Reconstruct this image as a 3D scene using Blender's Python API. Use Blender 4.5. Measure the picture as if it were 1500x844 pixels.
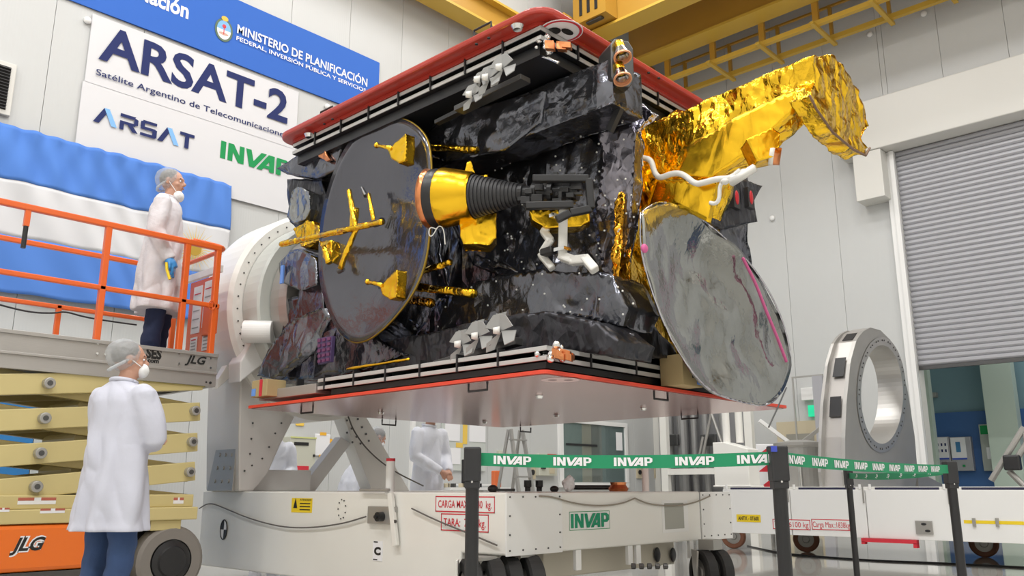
import bpy, bmesh, math, random
from mathutils import Vector, Matrix, noise
random.seed(7)
S = bpy.context.scene
for o in list(bpy.data.objects): bpy.data.objects.remove(o)
R = math.radians
# ------------------------------------------------------------------ camera
PITCH, PSI, F, CH = R(13.2), R(43.2), 1250.0, 0.85
cd = bpy.data.cameras.new('camera'); cam = bpy.data.objects.new('camera', cd)
S.collection.objects.link(cam); S.camera = cam
cd.sensor_width = 36; cd.lens = 36 * F / 1500; cd.clip_end = 200; cd.clip_start = .05
cam.location = (0, 0, CH); cam.rotation_euler = (R(90) + PITCH, 0, PSI - R(90))
# ------------------------------------------------------------------ world, lamps, exposure
w = bpy.data.worlds.new('world'); S.world = w; w.use_nodes = True
w.node_tree.nodes['Background'].inputs[0].default_value = (.8, .85, .9, 1)
w.node_tree.nodes['Background'].inputs[1].default_value = .3
def area_lamp(name, loc, sx, sy, power, rot=(0, 0, 0), col=(1, .985, .965)):
    d = bpy.data.lights.new(name, 'AREA'); d.shape = 'RECTANGLE'; d.size = sx; d.size_y = sy; d.energy = power; d.color = col
    o = bpy.data.objects.new(name, d); o.location = loc; o.rotation_euler = rot; S.collection.objects.link(o); return o
for ix, X in enumerate((-3.5, 2.5, 8.5)):
    for Y in (-3.5, 2, 7.2):
        area_lamp('ceiling_lamp', (X, Y, 12.3), .9, 2.6, (780 if min(X, Y) < 0 else 560) if X < 5 else 420)
for Y in (-1, 4.5, 8.2):
    area_lamp('ceiling_lamp', (11.3, Y, 12.3), .9, 2.2, 260)
S.view_settings.view_transform = 'Standard'; S.view_settings.look = 'None'
S.view_settings.gamma = 1; S.view_settings.use_curve_mapping = False
S.view_settings.exposure = -1.0
# ------------------------------------------------------------------ pixel -> place helpers
FW = Vector((math.cos(PSI), math.sin(PSI), 0)); RT = Vector((math.sin(PSI), -math.cos(PSI), 0)); CP = Vector((0, 0, CH))
def ray(px, py):
    a = 422 - py
    f = F * math.cos(PITCH) - a * math.sin(PITCH); z = F * math.sin(PITCH) + a * math.cos(PITCH)
    return (FW * f + RT * (px - 750) + Vector((0, 0, z))) / f
def at(px, py, d): return CP + ray(px, py) * d
def onX(px, py, X): r = ray(px, py); return CP + r * (X / r.x)
def onY(px, py, Y): r = ray(px, py); return CP + r * (Y / r.y)
def onZ(px, py, Z): r = ray(px, py); return CP + r * ((Z - CH) / r.z)
# ------------------------------------------------------------------ materials
MATS = {}
def mat(name, col, rough=.5, metal=0, bump=None, coat=0, emit=0, alpha=1, trans=0, spec=.5, var=0, varscale=3):
    """bump: (kind, scale, strength, distance)"""
    if name in MATS: return MATS[name]
    m = bpy.data.materials.new(name); m.use_nodes = True; nt = m.node_tree; b = nt.nodes['Principled BSDF']
    col = tuple(col) + (1,)
    b.inputs['Base Color'].default_value = col; b.inputs['Roughness'].default_value = rough; b.inputs['Metallic'].default_value = metal
    b.inputs['Coat Weight'].default_value = coat; b.inputs['Alpha'].default_value = alpha; b.inputs['Transmission Weight'].default_value = trans
    b.inputs['Specular IOR Level'].default_value = spec
    if emit: b.inputs['Emission Color'].default_value = col; b.inputs['Emission Strength'].default_value = emit
    L = nt.links; N = nt.nodes.new
    tc = N('ShaderNodeTexCoord')
    if var:
        n = N('ShaderNodeTexNoise'); n.inputs['Scale'].default_value = varscale; n.inputs['Detail'].default_value = 5
        L.new(tc.outputs['Object'], n.inputs['Vector'])
        mx = N('ShaderNodeMix'); mx.data_type = 'RGBA'
        mx.inputs[6].default_value = tuple(c * (1 - var) for c in col[:3]) + (1,); mx.inputs[7].default_value = tuple(min(1, c * (1 + var)) for c in col[:3]) + (1,)
        L.new(n.outputs['Fac'], mx.inputs[0]); L.new(mx.outputs[2], b.inputs['Base Color'])
    if bump:
        prev = None
        for (kind, sc, st, dist) in bump:
            bp = N('ShaderNodeBump'); bp.inputs['Strength'].default_value = st; bp.inputs['Distance'].default_value = dist
            if kind == 'foil':
                mp = N('ShaderNodeMapping'); mp.inputs['Rotation'].default_value = (.4 * sc, .7 + sc, .3 * sc); mp.inputs['Scale'].default_value = (1, 1, .55)
                nz = N('ShaderNodeTexNoise'); nz.inputs['Scale'].default_value = sc * .6
                ad = N('ShaderNodeVectorMath'); ad.operation = 'MULTIPLY_ADD'; ad.inputs[1].default_value = (.25 / sc * 2,) * 3
                L.new(tc.outputs['Object'], nz.inputs['Vector']); L.new(nz.outputs['Color'], ad.inputs[0]); L.new(tc.outputs['Object'], ad.inputs[2])
                L.new(ad.outputs[0], mp.inputs['Vector'])
                v = N('ShaderNodeTexVoronoi'); v.distance = 'CHEBYCHEV'; v.inputs['Scale'].default_value = sc
                L.new(mp.outputs[0], v.inputs['Vector']); out = v.outputs['Distance']
            elif kind == 'noise':
                v = N('ShaderNodeTexNoise'); v.inputs['Scale'].default_value = sc; v.inputs['Detail'].default_value = 6
                L.new(tc.outputs['Object'], v.inputs['Vector']); out = v.outputs['Fac']
            elif kind in ('ribx', 'riby', 'ribz'):
                v = N('ShaderNodeTexWave'); v.bands_direction = kind[-1].upper(); v.inputs['Scale'].default_value = sc
                L.new(tc.outputs['Object'], v.inputs['Vector']); out = v.outputs['Fac']
            elif kind == 'brush':
                mp = N('ShaderNodeMapping'); mp.inputs['Scale'].default_value = (1, 1, 60)
                v = N('ShaderNodeTexNoise'); v.inputs['Scale'].default_value = sc
                L.new(tc.outputs['Object'], mp.inputs['Vector']); L.new(mp.outputs[0], v.inputs['Vector']); out = v.outputs['Fac']
            L.new(out, bp.inputs['Height'])
            if prev: L.new(prev.outputs[0], bp.inputs['Normal'])
            prev = bp
        L.new(prev.outputs[0], b.inputs['Normal'])
    MATS[name] = m; return m
white_wall = mat('wall_panel_white', (.56, .57, .565), .4, bump=[('ribx', 8, .12, .004), ('riby', 8, .12, .004)], var=.03, varscale=.6)
trim_white = mat('painted_trim', (.68, .67, .63), .35)
floor_m = mat('floor_epoxy', (.55, .54, .50), .08, coat=.4, var=.08, varscale=.8)
ceil_m = mat('ceiling_grey', (.5, .5, .5), .7)
paint = mat('white_paint', (.82, .81, .77), .3, coat=.2, var=.03)
paint2 = mat('white_paint_cool', (.82, .82, .81), .35)
steel = mat('brushed_steel', (.42, .41, .39), .45, .6, bump=[('brush', 3, .15, .002)], var=.1)
alu = mat('aluminium', (.46, .44, .42), .42, .6, bump=[('brush', 4, .25, .002)], var=.12, varscale=2)
chrome = mat('bright_metal', (.8, .8, .8), .15, 1)
gun = mat('dark_metal', (.12, .12, .12), .35, .8)
black = mat('black_plastic', (.018, .018, .02), .4)
rubber = mat('rubber', (.02, .02, .02), .7)
tyre_g = mat('grey_tyre', (.22, .20, .18), .7)
orange = mat('orange_paint', (.78, .13, .02), .35, coat=.2)
orange2 = mat('deep_orange_paint', (.85, .17, .01), .3, coat=.3)
cream = mat('cream_paint', (.60, .50, .23), .4, coat=.1, var=.04)
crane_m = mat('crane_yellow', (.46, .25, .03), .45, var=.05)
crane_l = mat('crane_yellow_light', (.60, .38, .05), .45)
red = mat('red_cover', (.42, .035, .022), .35, coat=.3, var=.12, varscale=3)
red_edge = mat('red_edge', (.75, .07, .035), .4)
redpol = mat('polished_red_underside', (.44, .21, .20), .17, .5, bump=[('brush', 2, .06, .002)], var=.12, varscale=1.5)
blackfoil = mat('black_foil', (.15, .155, .18), .2, .9, spec=.8, bump=[('foil', 2.2, .75, .10), ('foil', 6, .45, .03), ('noise', 3, .5, .05)])
blackfoil2 = mat('matt_black_foil', (.05, .05, .058), .3, .7, bump=[('foil', 5, .8, .05), ('foil', 13, .5, .02)])
greyfoil = mat('charcoal_foil', (.20, .21, .24), .2, .9, bump=[('foil', 3, .8, .08), ('noise', 4, .4, .05)])
silverfoil = mat('silver_foil', (.55, .54, .60), .16, 1, bump=[('foil', 5, .9, .07), ('foil', 14, .5, .02)])
gold = mat('gold_foil', (.95, .58, .035), .19, 1, bump=[('foil', 4.5, .9, .07), ('foil', 13, .6, .022), ('foil', 30, .45, .008), ('noise', 5, .35, .04)])
gold_s = mat('gold_foil_smooth', (.93, .56, .03), .25, 1, bump=[('foil', 3.2, .5, .03), ('foil', 12, .25, .01)])
golddk = mat('amber_foil', (.72, .36, .03), .2, 1, bump=[('foil', 8, 1, .05), ('foil', 22, .7, .02)])
copper = mat('copper_tape', (.72, .28, .12), .3, 1, bump=[('foil', 15, .6, .02)])
dish_m = mat('dark_dish', (.13, .13, .15), .14, .8, bump=[('noise', 1.6, .22, .12)])
mylar = mat('silver_mylar', (.36, .37, .36), .12, .85, bump=[('noise', 1.3, .35, .2), ('foil', 1.3, .22, .07)])
pinktape = mat('pink_tape', (.65, .12, .32), .5)
greyplastic = mat('grey_fin', (.34, .34, .335), .45)
whitetube = mat('white_tube', (.78, .77, .74), .4)
solar = mat('panel_black', (.012, .012, .015), .35)
cardboard = mat('cardboard', (.42, .32, .16), .8)
blue_tape = mat('blue_tape', (.15, .32, .8), .6)
coat_m = mat('coat_fabric', (.56, .57, .66), .85, bump=[('noise', 4, .35, .04)])
coat2_m = mat('smock_fabric', (.66, .63, .66), .7, bump=[('noise', 9, .6, .03)])
jeans = mat('denim', (.035, .07, .17), .85, bump=[('noise', 14, .4, .02)], var=.3, varscale=8)
denimd = mat('dark_denim', (.012, .02, .06), .85, bump=[('noise', 14, .4, .02)])
skin = mat('skin', (.55, .30, .21), .5)
hair = mat('grey_hair', (.16, .14, .12), .8, bump=[('noise', 40, .6, .01)])
cap_m = mat('hair_net', (.62, .65, .68), .6, alpha=.34, bump=[('noise', 25, .8, .02)])
mask_m = mat('mask_white', (.85, .85, .85), .8)
glove_m = mat('blue_glove', (.04, .25, .60), .4)
banner_w = mat('banner_white', (.68, .68, .70), .5, bump=[('noise', 1.2, .2, .03)])
banner_b = mat('banner_blue', (.045, .15, .55), .7, spec=.2, bump=[('noise', 1.2, .2, .03)])
flag_b = mat('flag_blue', (.10, .24, .66), .75, spec=.15)
flag_w = mat('flag_white', (.66, .66, .68), .6)
navy = mat('print_navy', (.035, .045, .14), .85, spec=.1)
ltblue = mat('print_light_blue', (.25, .5, .85), .85, spec=.1)
green_p = mat('print_green', (.03, .30, .10), .85, spec=.1)
white_p = mat('print_white', (.85, .85, .88), .5)
black_p = mat('print_black', (.015, .015, .015), .5)
red_p = mat('print_red', (.62, .03, .05), .5)
yellow_p = mat('print_yellow', (.85, .62, .02), .5)
belt_m = mat('belt_green', (.01, .27, .12), .6)
paper = mat('paper', (.82, .82, .84), .8)
glass_t = mat('window_glass', (.25, .33, .33), .06, .3, alpha=.3)
slat_m = mat('shutter_grey', (.42, .42, .45), .4, .2)
bluewall = mat('blue_wall', (.05, .14, .36), .5)
tealwall = mat('teal_wall', (.20, .33, .38), .5)
palegreen = mat('pale_green', (.50, .60, .52), .5)
tan = mat('tan_frame', (.55, .48, .34), .6)
lens_red = mat('red_lens', (.5, .01, .02), .3)
sun_m = mat('sun_yellow', (.75, .5, .06), .6)
greenled = mat('exit_green', (.02, .7, .35), .5, emit=.8)
purple = mat('purple_circuit', (.09, .06, .16), .4)
# ------------------------------------------------------------------ mesh builder
ORG = {}
class MB:
    def __init__(s): s.v = []; s.f = []
    def add(s, vs, fs):
        o = len(s.v); s.v += [Vector(v) for v in vs]; s.f += [tuple(i + o for i in f) for f in fs]; return s
    def box(s, x0, x1, y0, y1, z0, z1):
        return s.add([(x, y, z) for x in (x0, x1) for y in (y0, y1) for z in (z0, z1)],
                     [(0, 1, 3, 2), (4, 6, 7, 5), (0, 4, 5, 1), (2, 3, 7, 6), (0, 2, 6, 4), (1, 5, 7, 3)])
    def obox(s, c, ux, uy, uz):           # centre and three half vectors
        c = Vector(c); ux = Vector(ux); uy = Vector(uy); uz = Vector(uz)
        return s.add([c + ux * a + uy * b + uz * d for a in (-1, 1) for b in (-1, 1) for d in (-1, 1)],
                     [(0, 1, 3, 2), (4, 6, 7, 5), (0, 4, 5, 1), (2, 3, 7, 6), (0, 2, 6, 4), (1, 5, 7, 3)])
    def bar(s, p, q, wd, ht, up=(0, 0, 1)):
        p = Vector(p); q = Vector(q); d = q - p; up = Vector(up)
        side = d.cross(up)
        if side.length < 1e-6: side = d.cross(Vector((1, 0, 0)))
        side.normalize(); u2 = side.cross(d).normalized()
        return s.obox((p + q) / 2, d / 2, side * wd / 2, u2 * ht / 2)
    def cyl(s, p, q, r0, r1=None, n=20, cap=True):
        if r1 is None: r1 = r0
        p = Vector(p); q = Vector(q); d = (q - p).normalized()
        a = d.orthogonal().normalized(); b = d.cross(a)
        vs = []
        for c, r in ((p, r0), (q, r1)):
            for i in range(n):
                t = 2 * math.pi * i / n; vs.append(c + a * math.cos(t) * r + b * math.sin(t) * r)
        fs = [(i, (i + 1) % n, n + (i + 1) % n, n + i) for i in range(n)]
        if cap: fs += [tuple(range(n))[::-1], tuple(range(n, 2 * n))]
        return s.add(vs, fs)
    def lathe(s, p, axis, prof, n=32):     # prof: (distance along axis, radius)
        p = Vector(p); d = Vector(axis).normalized(); a = d.orthogonal().normalized(); b = d.cross(a); vs = []; fs = []
        for h, r in prof:
            for i in range(n):
                t = 2 * math.pi * i / n; vs.append(p + d * h + (a * math.cos(t) + b * math.sin(t)) * r)
        for k in range(len(prof) - 1):
            for i in range(n): fs.append((k * n + i, k * n + (i + 1) % n, (k + 1) * n + (i + 1) % n, (k + 1) * n + i))
        return s.add(vs, fs)
    def tube(s, pts, r, n=10, closed=False):
        pts = [Vector(p) for p in pts]; m = len(pts); vs = []; fs = []; a = None
        rs = r if isinstance(r, (list, tuple)) else [r] * m
        for i, p in enumerate(pts):
            d = (pts[min(i + 1, m - 1)] - pts[max(i - 1, 0)]).normalized()
            if a is None: a = d.orthogonal().normalized()
            a = (a - d * a.dot(d)).normalized(); b = d.cross(a)
            for k in range(n):
                t = 2 * math.pi * k / n; vs.append(p + (a * math.cos(t) + b * math.sin(t)) * rs[i])
        for i in range(m - 1):
            for k in range(n): fs.append((i * n + k, i * n + (k + 1) % n, (i + 1) * n + (k + 1) % n, (i + 1) * n + k))
        fs += [tuple(range(n))[::-1], tuple(range((m - 1) * n, m * n))]
        return s.add(vs, fs)
    def prism(s, pts, vec):
        pts = [Vector(p) for p in pts]; n = len(pts); vec = Vector(vec)
        return s.add(pts + [p + vec for p in pts], [tuple(range(n)), tuple(range(n, 2 * n))[::-1]] + [(i, n + i, n + (i + 1) % n, (i + 1) % n) for i in range(n)])
    def ell(s, rings, n=24):               # rings: (centre, right vector, forward vector), loft of ellipses
        vs = []; fs = []
        for c, a, b in rings:
            c = Vector(c)
            for i in range(n):
                t = 2 * math.pi * i / n; vs.append(c + Vector(a) * math.cos(t) + Vector(b) * math.sin(t))
        m = len(rings)
        for k in range(m - 1):
            for i in range(n): fs.append((k * n + i, k * n + (i + 1) % n, (k + 1) * n + (i + 1) % n, (k + 1) * n + i))
        fs += [tuple(range(n))[::-1], tuple(range((m - 1) * n, m * n))]
        return s.add(vs, fs)
    def sphere(s, c, rx, ry=None, rz=None, n=16, m=10, rot=None):
        ry = ry or rx; rz = rz or rx; c = Vector(c); rot = rot or Matrix.Identity(3); vs = []; fs = []
        for j in range(m + 1):
            ph = math.pi * j / m
            for i in range(n):
                t = 2 * math.pi * i / n
                vs.append(c + rot @ Vector((rx * math.sin(ph) * math.cos(t), ry * math.sin(ph) * math.sin(t), rz * math.cos(ph))))
        for j in range(m):
            for i in range(n): fs.append((j * n + i, j * n + (i + 1) % n, (j + 1) * n + (i + 1) % n, (j + 1) * n + i))
        return s.add(vs, fs)
    def build(s, name, m, parent=None, label=None, bevel=0, smooth=False, crumple=None, refine=None, xf=None, post=None, remesh=None, stuff=False, structure=False):
        vs = s.v
        if xf is not None: vs = [xf @ v for v in vs]
        me = bpy.data.meshes.new(name)
        lo = Vector([min(v[i] for v in vs) for i in range(3)]); hi = Vector([max(v[i] for v in vs) for i in range(3)])
        org = Vector(((lo.x + hi.x) / 2, (lo.y + hi.y) / 2, lo.z))
        me.from_pydata([v - org for v in vs], [], s.f); me.update()
        bm = bmesh.new(); bm.from_mesh(me)
        bmesh.ops.remove_doubles(bm, verts=bm.verts, dist=1e-5)
        if refine:
            bmesh.ops.triangulate(bm, faces=bm.faces)
            for _ in range(9):
                es = [e for e in bm.edges if e.calc_length() > refine]
                if not es: break
                bmesh.ops.subdivide_edges(bm, edges=es, cuts=1); bmesh.ops.triangulate(bm, faces=[f for f in bm.faces if len(f.verts) > 3])
        bmesh.ops.recalc_face_normals(bm, faces=bm.faces)
        if crumple:
            amp, sc = crumple; bm.normal_update(); dd = []
            for v in bm.verts:
                p = (v.co + org); q = p + noise.noise_vector(p * sc * .7) * (.5 / sc)
                d1 = noise.voronoi(q * sc)[0]; d2 = noise.voronoi(q * sc * 2.7 + Vector((5, 3, 1)))[0]
                h = (d1[1] - d1[0]) * .6 + (d2[1] - d2[0]) * .25 + noise.noise(p * sc * .5) * .5 - .35
                dd.append(v.normal * h * amp)
            for v, d in zip(bm.verts, dd): v.co += d
        bm.to_mesh(me); bm.free()
        me.materials.append(m)
        o = bpy.data.objects.new(name, me); S.collection.objects.link(o)
        if remesh:
            md = o.modifiers.new('r', 'REMESH'); md.mode = 'VOXEL'; md.voxel_size = remesh; md.use_smooth_shade = True
            sm = o.modifiers.new('s', 'SMOOTH'); sm.iterations = 4; sm.factor = .6
            dg = bpy.context.evaluated_depsgraph_get(); me2 = bpy.data.meshes.new_from_object(o.evaluated_get(dg))
            o.modifiers.clear(); o.data = me2; me = me2
            if not me.materials: me.materials.append(m)
            smooth = True
        if post:
            for v in me.vertices: v.co = post(v.co + org) - org
        if smooth or crumple:
            for p in me.polygons: p.use_smooth = True
        if smooth == 'auto':
            pass
        if bevel:
            b = o.modifiers.new('bevel', 'BEVEL'); b.width = bevel; b.segments = 2; b.limit_method = 'ANGLE'
        if parent is not None: o.parent = parent; o.location = org - ORG[parent.name]
        else: o.location = org
        ORG[o.name] = org
        if label: o['label'] = label
        if stuff: o['kind'] = 'stuff'
        if structure: o['kind'] = 'structure'
        return o
def tag(o, label, cat, group=None):
    o['label'] = label; o['category'] = cat
    if group: o['group'] = group
    return o
def thing(name, loc, label, cat, group=None):
    o = bpy.data.objects.new(name, None); S.collection.objects.link(o); o.location = loc; o.empty_display_size = .1
    ORG[o.name] = Vector(loc); return tag(o, label, cat, group)
# ------------------------------------------------------------------ lettering
_cap = None; TXC = {}
def text_geo(body, bold=0.0):
    global _cap
    def mk(b, bo):
        c = bpy.data.curves.new('t', 'FONT'); c.body = b; c.size = 1; c.offset = bo; c.resolution_u = 3
        o = bpy.data.objects.new('t', c); S.collection.objects.link(o)
        dg = bpy.context.evaluated_depsgraph_get(); dg.update()
        me = bpy.data.meshes.new_from_object(o.evaluated_get(dg)); vs = [v.co.copy() for v in me.vertices]; fs = [tuple(p.vertices) for p in me.polygons]
        bpy.data.objects.remove(o); bpy.data.curves.remove(c); bpy.data.meshes.remove(me); return vs, fs
    if _cap is None: _cap = max(v.y for v in mk('H', 0)[0])
    k = (body, bold)
    if k not in TXC: TXC[k] = mk(body, bold)
    return TXC[k]
def put_text(mb, body, O, U, V, width, cap, bold=.0, lift=None):
    """text with baseline start O along unit U, up unit V, fitted to width and cap height"""
    vs, fs = text_geo(body, bold); x0 = min(v.x for v in vs); x1 = max(v.x for v in vs)
    n = lift or Vector((0, 0, 0))
    mb.add([Vector(O) + Vector(U) * ((v.x - x0) / (x1 - x0) * width) + Vector(V) * (v.y / _cap * cap) + n for v in vs], fs)
INVAP = [[(0, 0), (.19, 0), (.19, 1), (0, 1)],
    [(.27, 0), (.45, 0), (.45, 1), (.27, 1)], [(.27, 1), (.47, 1), (.86, 0), (.66, 0)], [(.69, .0), (.87, 0), (.87, 1), (.69, 1)],
    [(.93, 1), (1.13, 1), (1.24, .35), (1.27, 0), (1.08, 0)], [(1.27, 0), (1.10, 0), (1.2, .3), (1.52, 1), (1.73, 1)],
    [(1.36, 0), (1.57, 0), (2.02, 1), (1.80, 1)], [(1.84, 1), (2.04, 1), (2.04, 0), (1.85, 0)], [(1.62, .16), (1.9, .16), (1.9, .34), (1.70, .34)],
    [(2.12, 0), (2.31, 0), (2.31, 1), (2.12, 1)], [(2.25, .82), (2.6, .82), (2.5, 1), (2.25, 1)], [(2.5, 1), (2.68, .86), (2.68, .5), (2.49, .5), (2.49, .86)],
    [(2.25, .34), (2.54, .34), (2.68, .5), (2.5, .52), (2.25, .52)]]
def put_invap(mb, O, U, V, width, h, lift=None, only=None):
    n = lift or Vector((0, 0, 0))
    nn = Vector(U).cross(Vector(V)).normalized() * .0004
    for k, pl in enumerate(INVAP):
        if only is None or k in only: mb.add([Vector(O) + Vector(U) * (x / 2.68 * width) + Vector(V) * (y * h) + n + nn * k for x, y in pl], [tuple(range(len(pl)))])
ZU = Vector((0, 0, 1)); XU = Vector((1, 0, 0)); YU = Vector((0, 1, 0))
# ================================================================== SETTING
XW, YW, HZ = 16.5, 11.0, 13.0
X0, Y0 = -7.0, -7.0
MB().box(X0, 25, Y0, YW + .3, -.1, 0).build('floor', floor_m, structure=True)
MB().box(X0, XW + .3, Y0, YW + .3, HZ, HZ + .1).build('ceiling', ceil_m, structure=True)
wl = MB().box(X0, XW + .3, YW + .04, YW + .3, 0, HZ).build('wall_left', trim_white, structure=True)
x = X0
while x < XW:
    x1 = min(x + 1.13, XW); MB().box(x + .0025, x1 - .0025, YW, YW + .0395, 0, HZ).build('wall_panel', white_wall, wl, bevel=.004); x += 1.13
# door opening in right wall
dT = onX(1310, 222, XW); dB = onX(1350, 536, XW)
DYL = dT.y; DZ = dT.z; DYR = DYL - 6.2
wr = MB().box(XW + .04, XW + .3, DYL, YW, 0, HZ).box(XW + .04, XW + .3, DYR, DYL, DZ, HZ).box(XW + .04, XW + .3, Y0, DYR, 0, HZ).build('wall_right', trim_white, structure=True)
y = YW
while y > Y0:
    y1 = max(y - 1.13, Y0)
    if y1 >= DYL or y <= DYR: segs = [(y1, y, 0)]
    elif y > DYL > y1: segs = [(DYL, y, 0), (y1, DYL, DZ)]
    elif y > DYR > y1: segs = [(DYR, y, DZ), (y1, DYR, 0)]
    else: segs = [(y1, y, DZ)]
    for a, b, z0 in segs:
        if b - a > .05: MB().box(XW, XW + .038, a + .0025, b - .0025, z0, HZ).build('wall_panel', white_wall, wr, bevel=.004)
    y -= 1.13
MB().box(X0 - .2, X0, Y0, YW, 0, HZ).build('wall_rear', trim_white, structure=True)
MB().box(X0, XW, Y0 - .2, Y0, 0, HZ).build('wall_near', trim_white, structure=True)
MB().box(X0, XW, YW - .02, YW - .001, 0, .15).build('baseboard_left', trim_white, structure=True)
# door frame (lintel, jamb) and roller shutter
lt = onX(1273, 167, XW - .35); lb = onX(1275, 232, XW - .35)
df = MB().box(XW - .45, XW - .001, DYR - .5, onX(1226, 205, XW - .45).y, DZ - .02, DZ + 1.02).build('trim_1', trim_white, structure=True, bevel=.02)
b0 = onX(1262, 292, XW - .45); b1 = onX(1296, 286, XW - .45)
MB().box(XW - .44, XW - .002, b1.y, b0.y + .1, b1.z, DZ - .03).build('trim_2', trim_white, structure=True, bevel=.01)
MB().box(XW - .12, XW - .001, DYL, DYL + .16, 0, DZ - .03).box(XW - .16, XW - .10, DYL - .02, DYL + .06, 0, DZ - .03).build('trim_3', paint2, structure=True)
sh = thing('roller_shutter', (XW + .02, DYL - 3.1, dB.z), 'grey ribbed roller shutter hanging half open in the right wall', 'shutter')
nS = 42; hS = (DZ - dB.z) / nS
for i in range(nS):
    z = dB.z + i * hS; prof = [(0, .0), (-.012, .1), (-.03, .35), (-.03, .7), (-.008, .92), (0, .97)]
    pts = [(XW + .06 + dx, DYL - .002, z + f * hS) for dx, f in prof] + [(XW + .085, DYL - .002, z + .97 * hS), (XW + .085, DYL - .002, z)]
    MB().prism(pts, (0, DYR - DYL + .004, 0)).build('slat', slat_m, sh)
MB().box(XW + .03, XW + .1, DYR + .01, DYL - .01, dB.z - .07, dB.z - .005).build('bottom_bar', gun, sh)
# hinge actuator box beside the lintel end
tag(MB().box(XW - .22, XW - .02, onX(1303, 250, XW).y, onX(1292, 250, XW).y, onX(1297, 270, XW).z, onX(1297, 230, XW).z - .05).build('door_sensor', gun, bevel=.02), 'slim dark sensor box beside the top of the shutter', 'sensor')
# corridor beyond the shutter
MB().box(19.5, 19.6, DYR - 3, DYL + 3, 0, 5).build('wall_beyond', tealwall, structure=True)
p = onX(1420, 603, 19.45)
MB().box(19.42, 19.49, DYR - 3, DYL + 3, 0, p.z).build('trim_4', bluewall, structure=True)
MB().box(16.85, 19.6, DYR - 3, DYL + 3, 5, 5.1).build('ceiling_beyond', trim_white, structure=True)
MB().box(16.85, 19.6, DYL + 1.0, DYL + 1.1, 0, 5).build('wall_passage', palegreen, structure=True)
a = onX(1447, 600, 19.2); b = onX(1492, 600, 19.2)
MB().box(19.0, 19.3, b.y, a.y, 0, 4.99).build('trim_5', palegreen, structure=True)
a = onX(1357, 600, 18.9); b = onX(1366, 600, 18.9)
MB().box(18.8, 19.0, b.y, a.y, 0, 4.99).build('trim_6', palegreen, structure=True)
area_lamp('corridor_lamp', (18.2, DYL - 3, 4.9), 1, 4, 110)
# ================================================================== CRANE
cr = thing('bridge_crane', (14, 5, 10.3), 'ochre yellow overhead bridge crane with girders and lattice walkway', 'crane')
def gird(X, z0, z1, fl=.5):
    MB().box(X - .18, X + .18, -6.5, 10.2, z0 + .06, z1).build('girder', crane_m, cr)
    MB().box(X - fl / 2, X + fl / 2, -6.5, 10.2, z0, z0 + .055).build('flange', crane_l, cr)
gird(13.35, 10.25, 11.7); gird(14.95, 10.25, 12.1)
MB().box(12.5, 15.9, 10.25, 10.6, 10.1, 10.6).build('end_carriage', crane_m, cr, bevel=.02)
e = MB()
sp = MB().box(12.9, 13.05, 9.4, 10.2, 10.3, 11.9)
MB().box(12.75, 13.15, 9.35, 10.2, 10.35, 11.7).build('end_cover', crane_m, cr)
for k in range(3):
    MB().box(12.735, 12.749, 9.55 + .2 * k, 9.62 + .2 * k, 10.5, 11.5).build('vent_slot', black, cr)
MB().box(12.8, 12.9, 9.5, 9.9, 10.3, 10.34).build('bracket', gun, cr)
zW = 9.75
for X in (15.25, 16.0): MB().box(X - .05, X + .05, -6, 9.9, zW, zW + .1).build('walkway_rail', crane_l, cr)
MB().box(15.97, 16.03, -6, 9.9, zW + .75, zW + .79).build('hand_rail', crane_m, cr)
for k in range(14):
    Y = 9.5 - 1.15 * k
    MB().box(15.0, 16.15, Y - .04, Y + .04, zW - .06, zW).build('cross_bar', crane_l, cr)
    MB().box(15.96, 16.04, Y - .03, Y + .03, zW + .1, zW + .79).build('post', crane_m, cr)
    MB().box(15.21, 15.29, Y - .06, Y + .06, zW + .1, 10.5).build('hanger', crane_m, cr)
rb = thing('runway_beam', (6, 10.6, 9.6), 'long ochre crane runway beam high along the banner wall', 'beam')
a = onY(720, 5, 10.55)
MB().box(-6.5, 16.4, 10.35, 10.75, 9.45, 9.5).build('flange', crane_l, rb)
MB().box(-6.5, 16.4, 10.5, 10.6, 9.5, 10.0).build('web', crane_m, rb)
MB().box(-6.5, 16.4, 10.35, 10.75, 10.0, 10.05).build('flange', crane_l, rb)
for k in range(4):
    X = 1 + 5 * k; MB().box(X, X + .25, 10.7, YW, 9.1, 9.5).build('bracket', trim_white, rb)
# ================================================================== BANNERS
YB = YW - .03
def islands(mb):
    par = list(range(len(mb.v)))
    def fd_(i):
        while par[i] != i: par[i] = par[par[i]]; i = par[i]
        return i
    for f in mb.f:
        for i in f[1:]: par[fd_(i)] = fd_(f[0])
    gr = {}
    for f in mb.f: gr.setdefault(fd_(f[0]), []).append(f)
    out = []
    for fs in gr.values():
        ids = sorted({i for f in fs for i in f}); mp = {i: k for k, i in enumerate(ids)}; out.append(MB().add([mb.v[i] for i in ids], [tuple(mp[i] for i in f) for f in fs]))
    return out
def banner(name, xa, xb, za, zb, m, label):
    t = thing(name, ((xa + xb) / 2, YB, za), label, 'banner')
    nx = 40; nz = 8; mb = MB(); vs = []; fs = []
    for j in range(nz + 1):
        for i in range(nx + 1):
            X = xa + (xb - xa) * i / nx; Z = za + (zb - za) * j / nz
            vs.append((X, YB + .006 * math.sin(X * 2.1 + Z) - .004, Z))
    for j in range(nz):
        for i in range(nx): k = j * (nx + 1) + i; fs.append((k, k + 1, k + nx + 2, k + nx + 1))
    mb.add(vs, fs); n = len(vs)
    mb.add([(v[0], YB + .02, v[2]) for v in vs], [tuple(reversed(f)) for f in fs])
    mb.build('sheet', m, t, smooth=True); return t
YT = YB - .014
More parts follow.
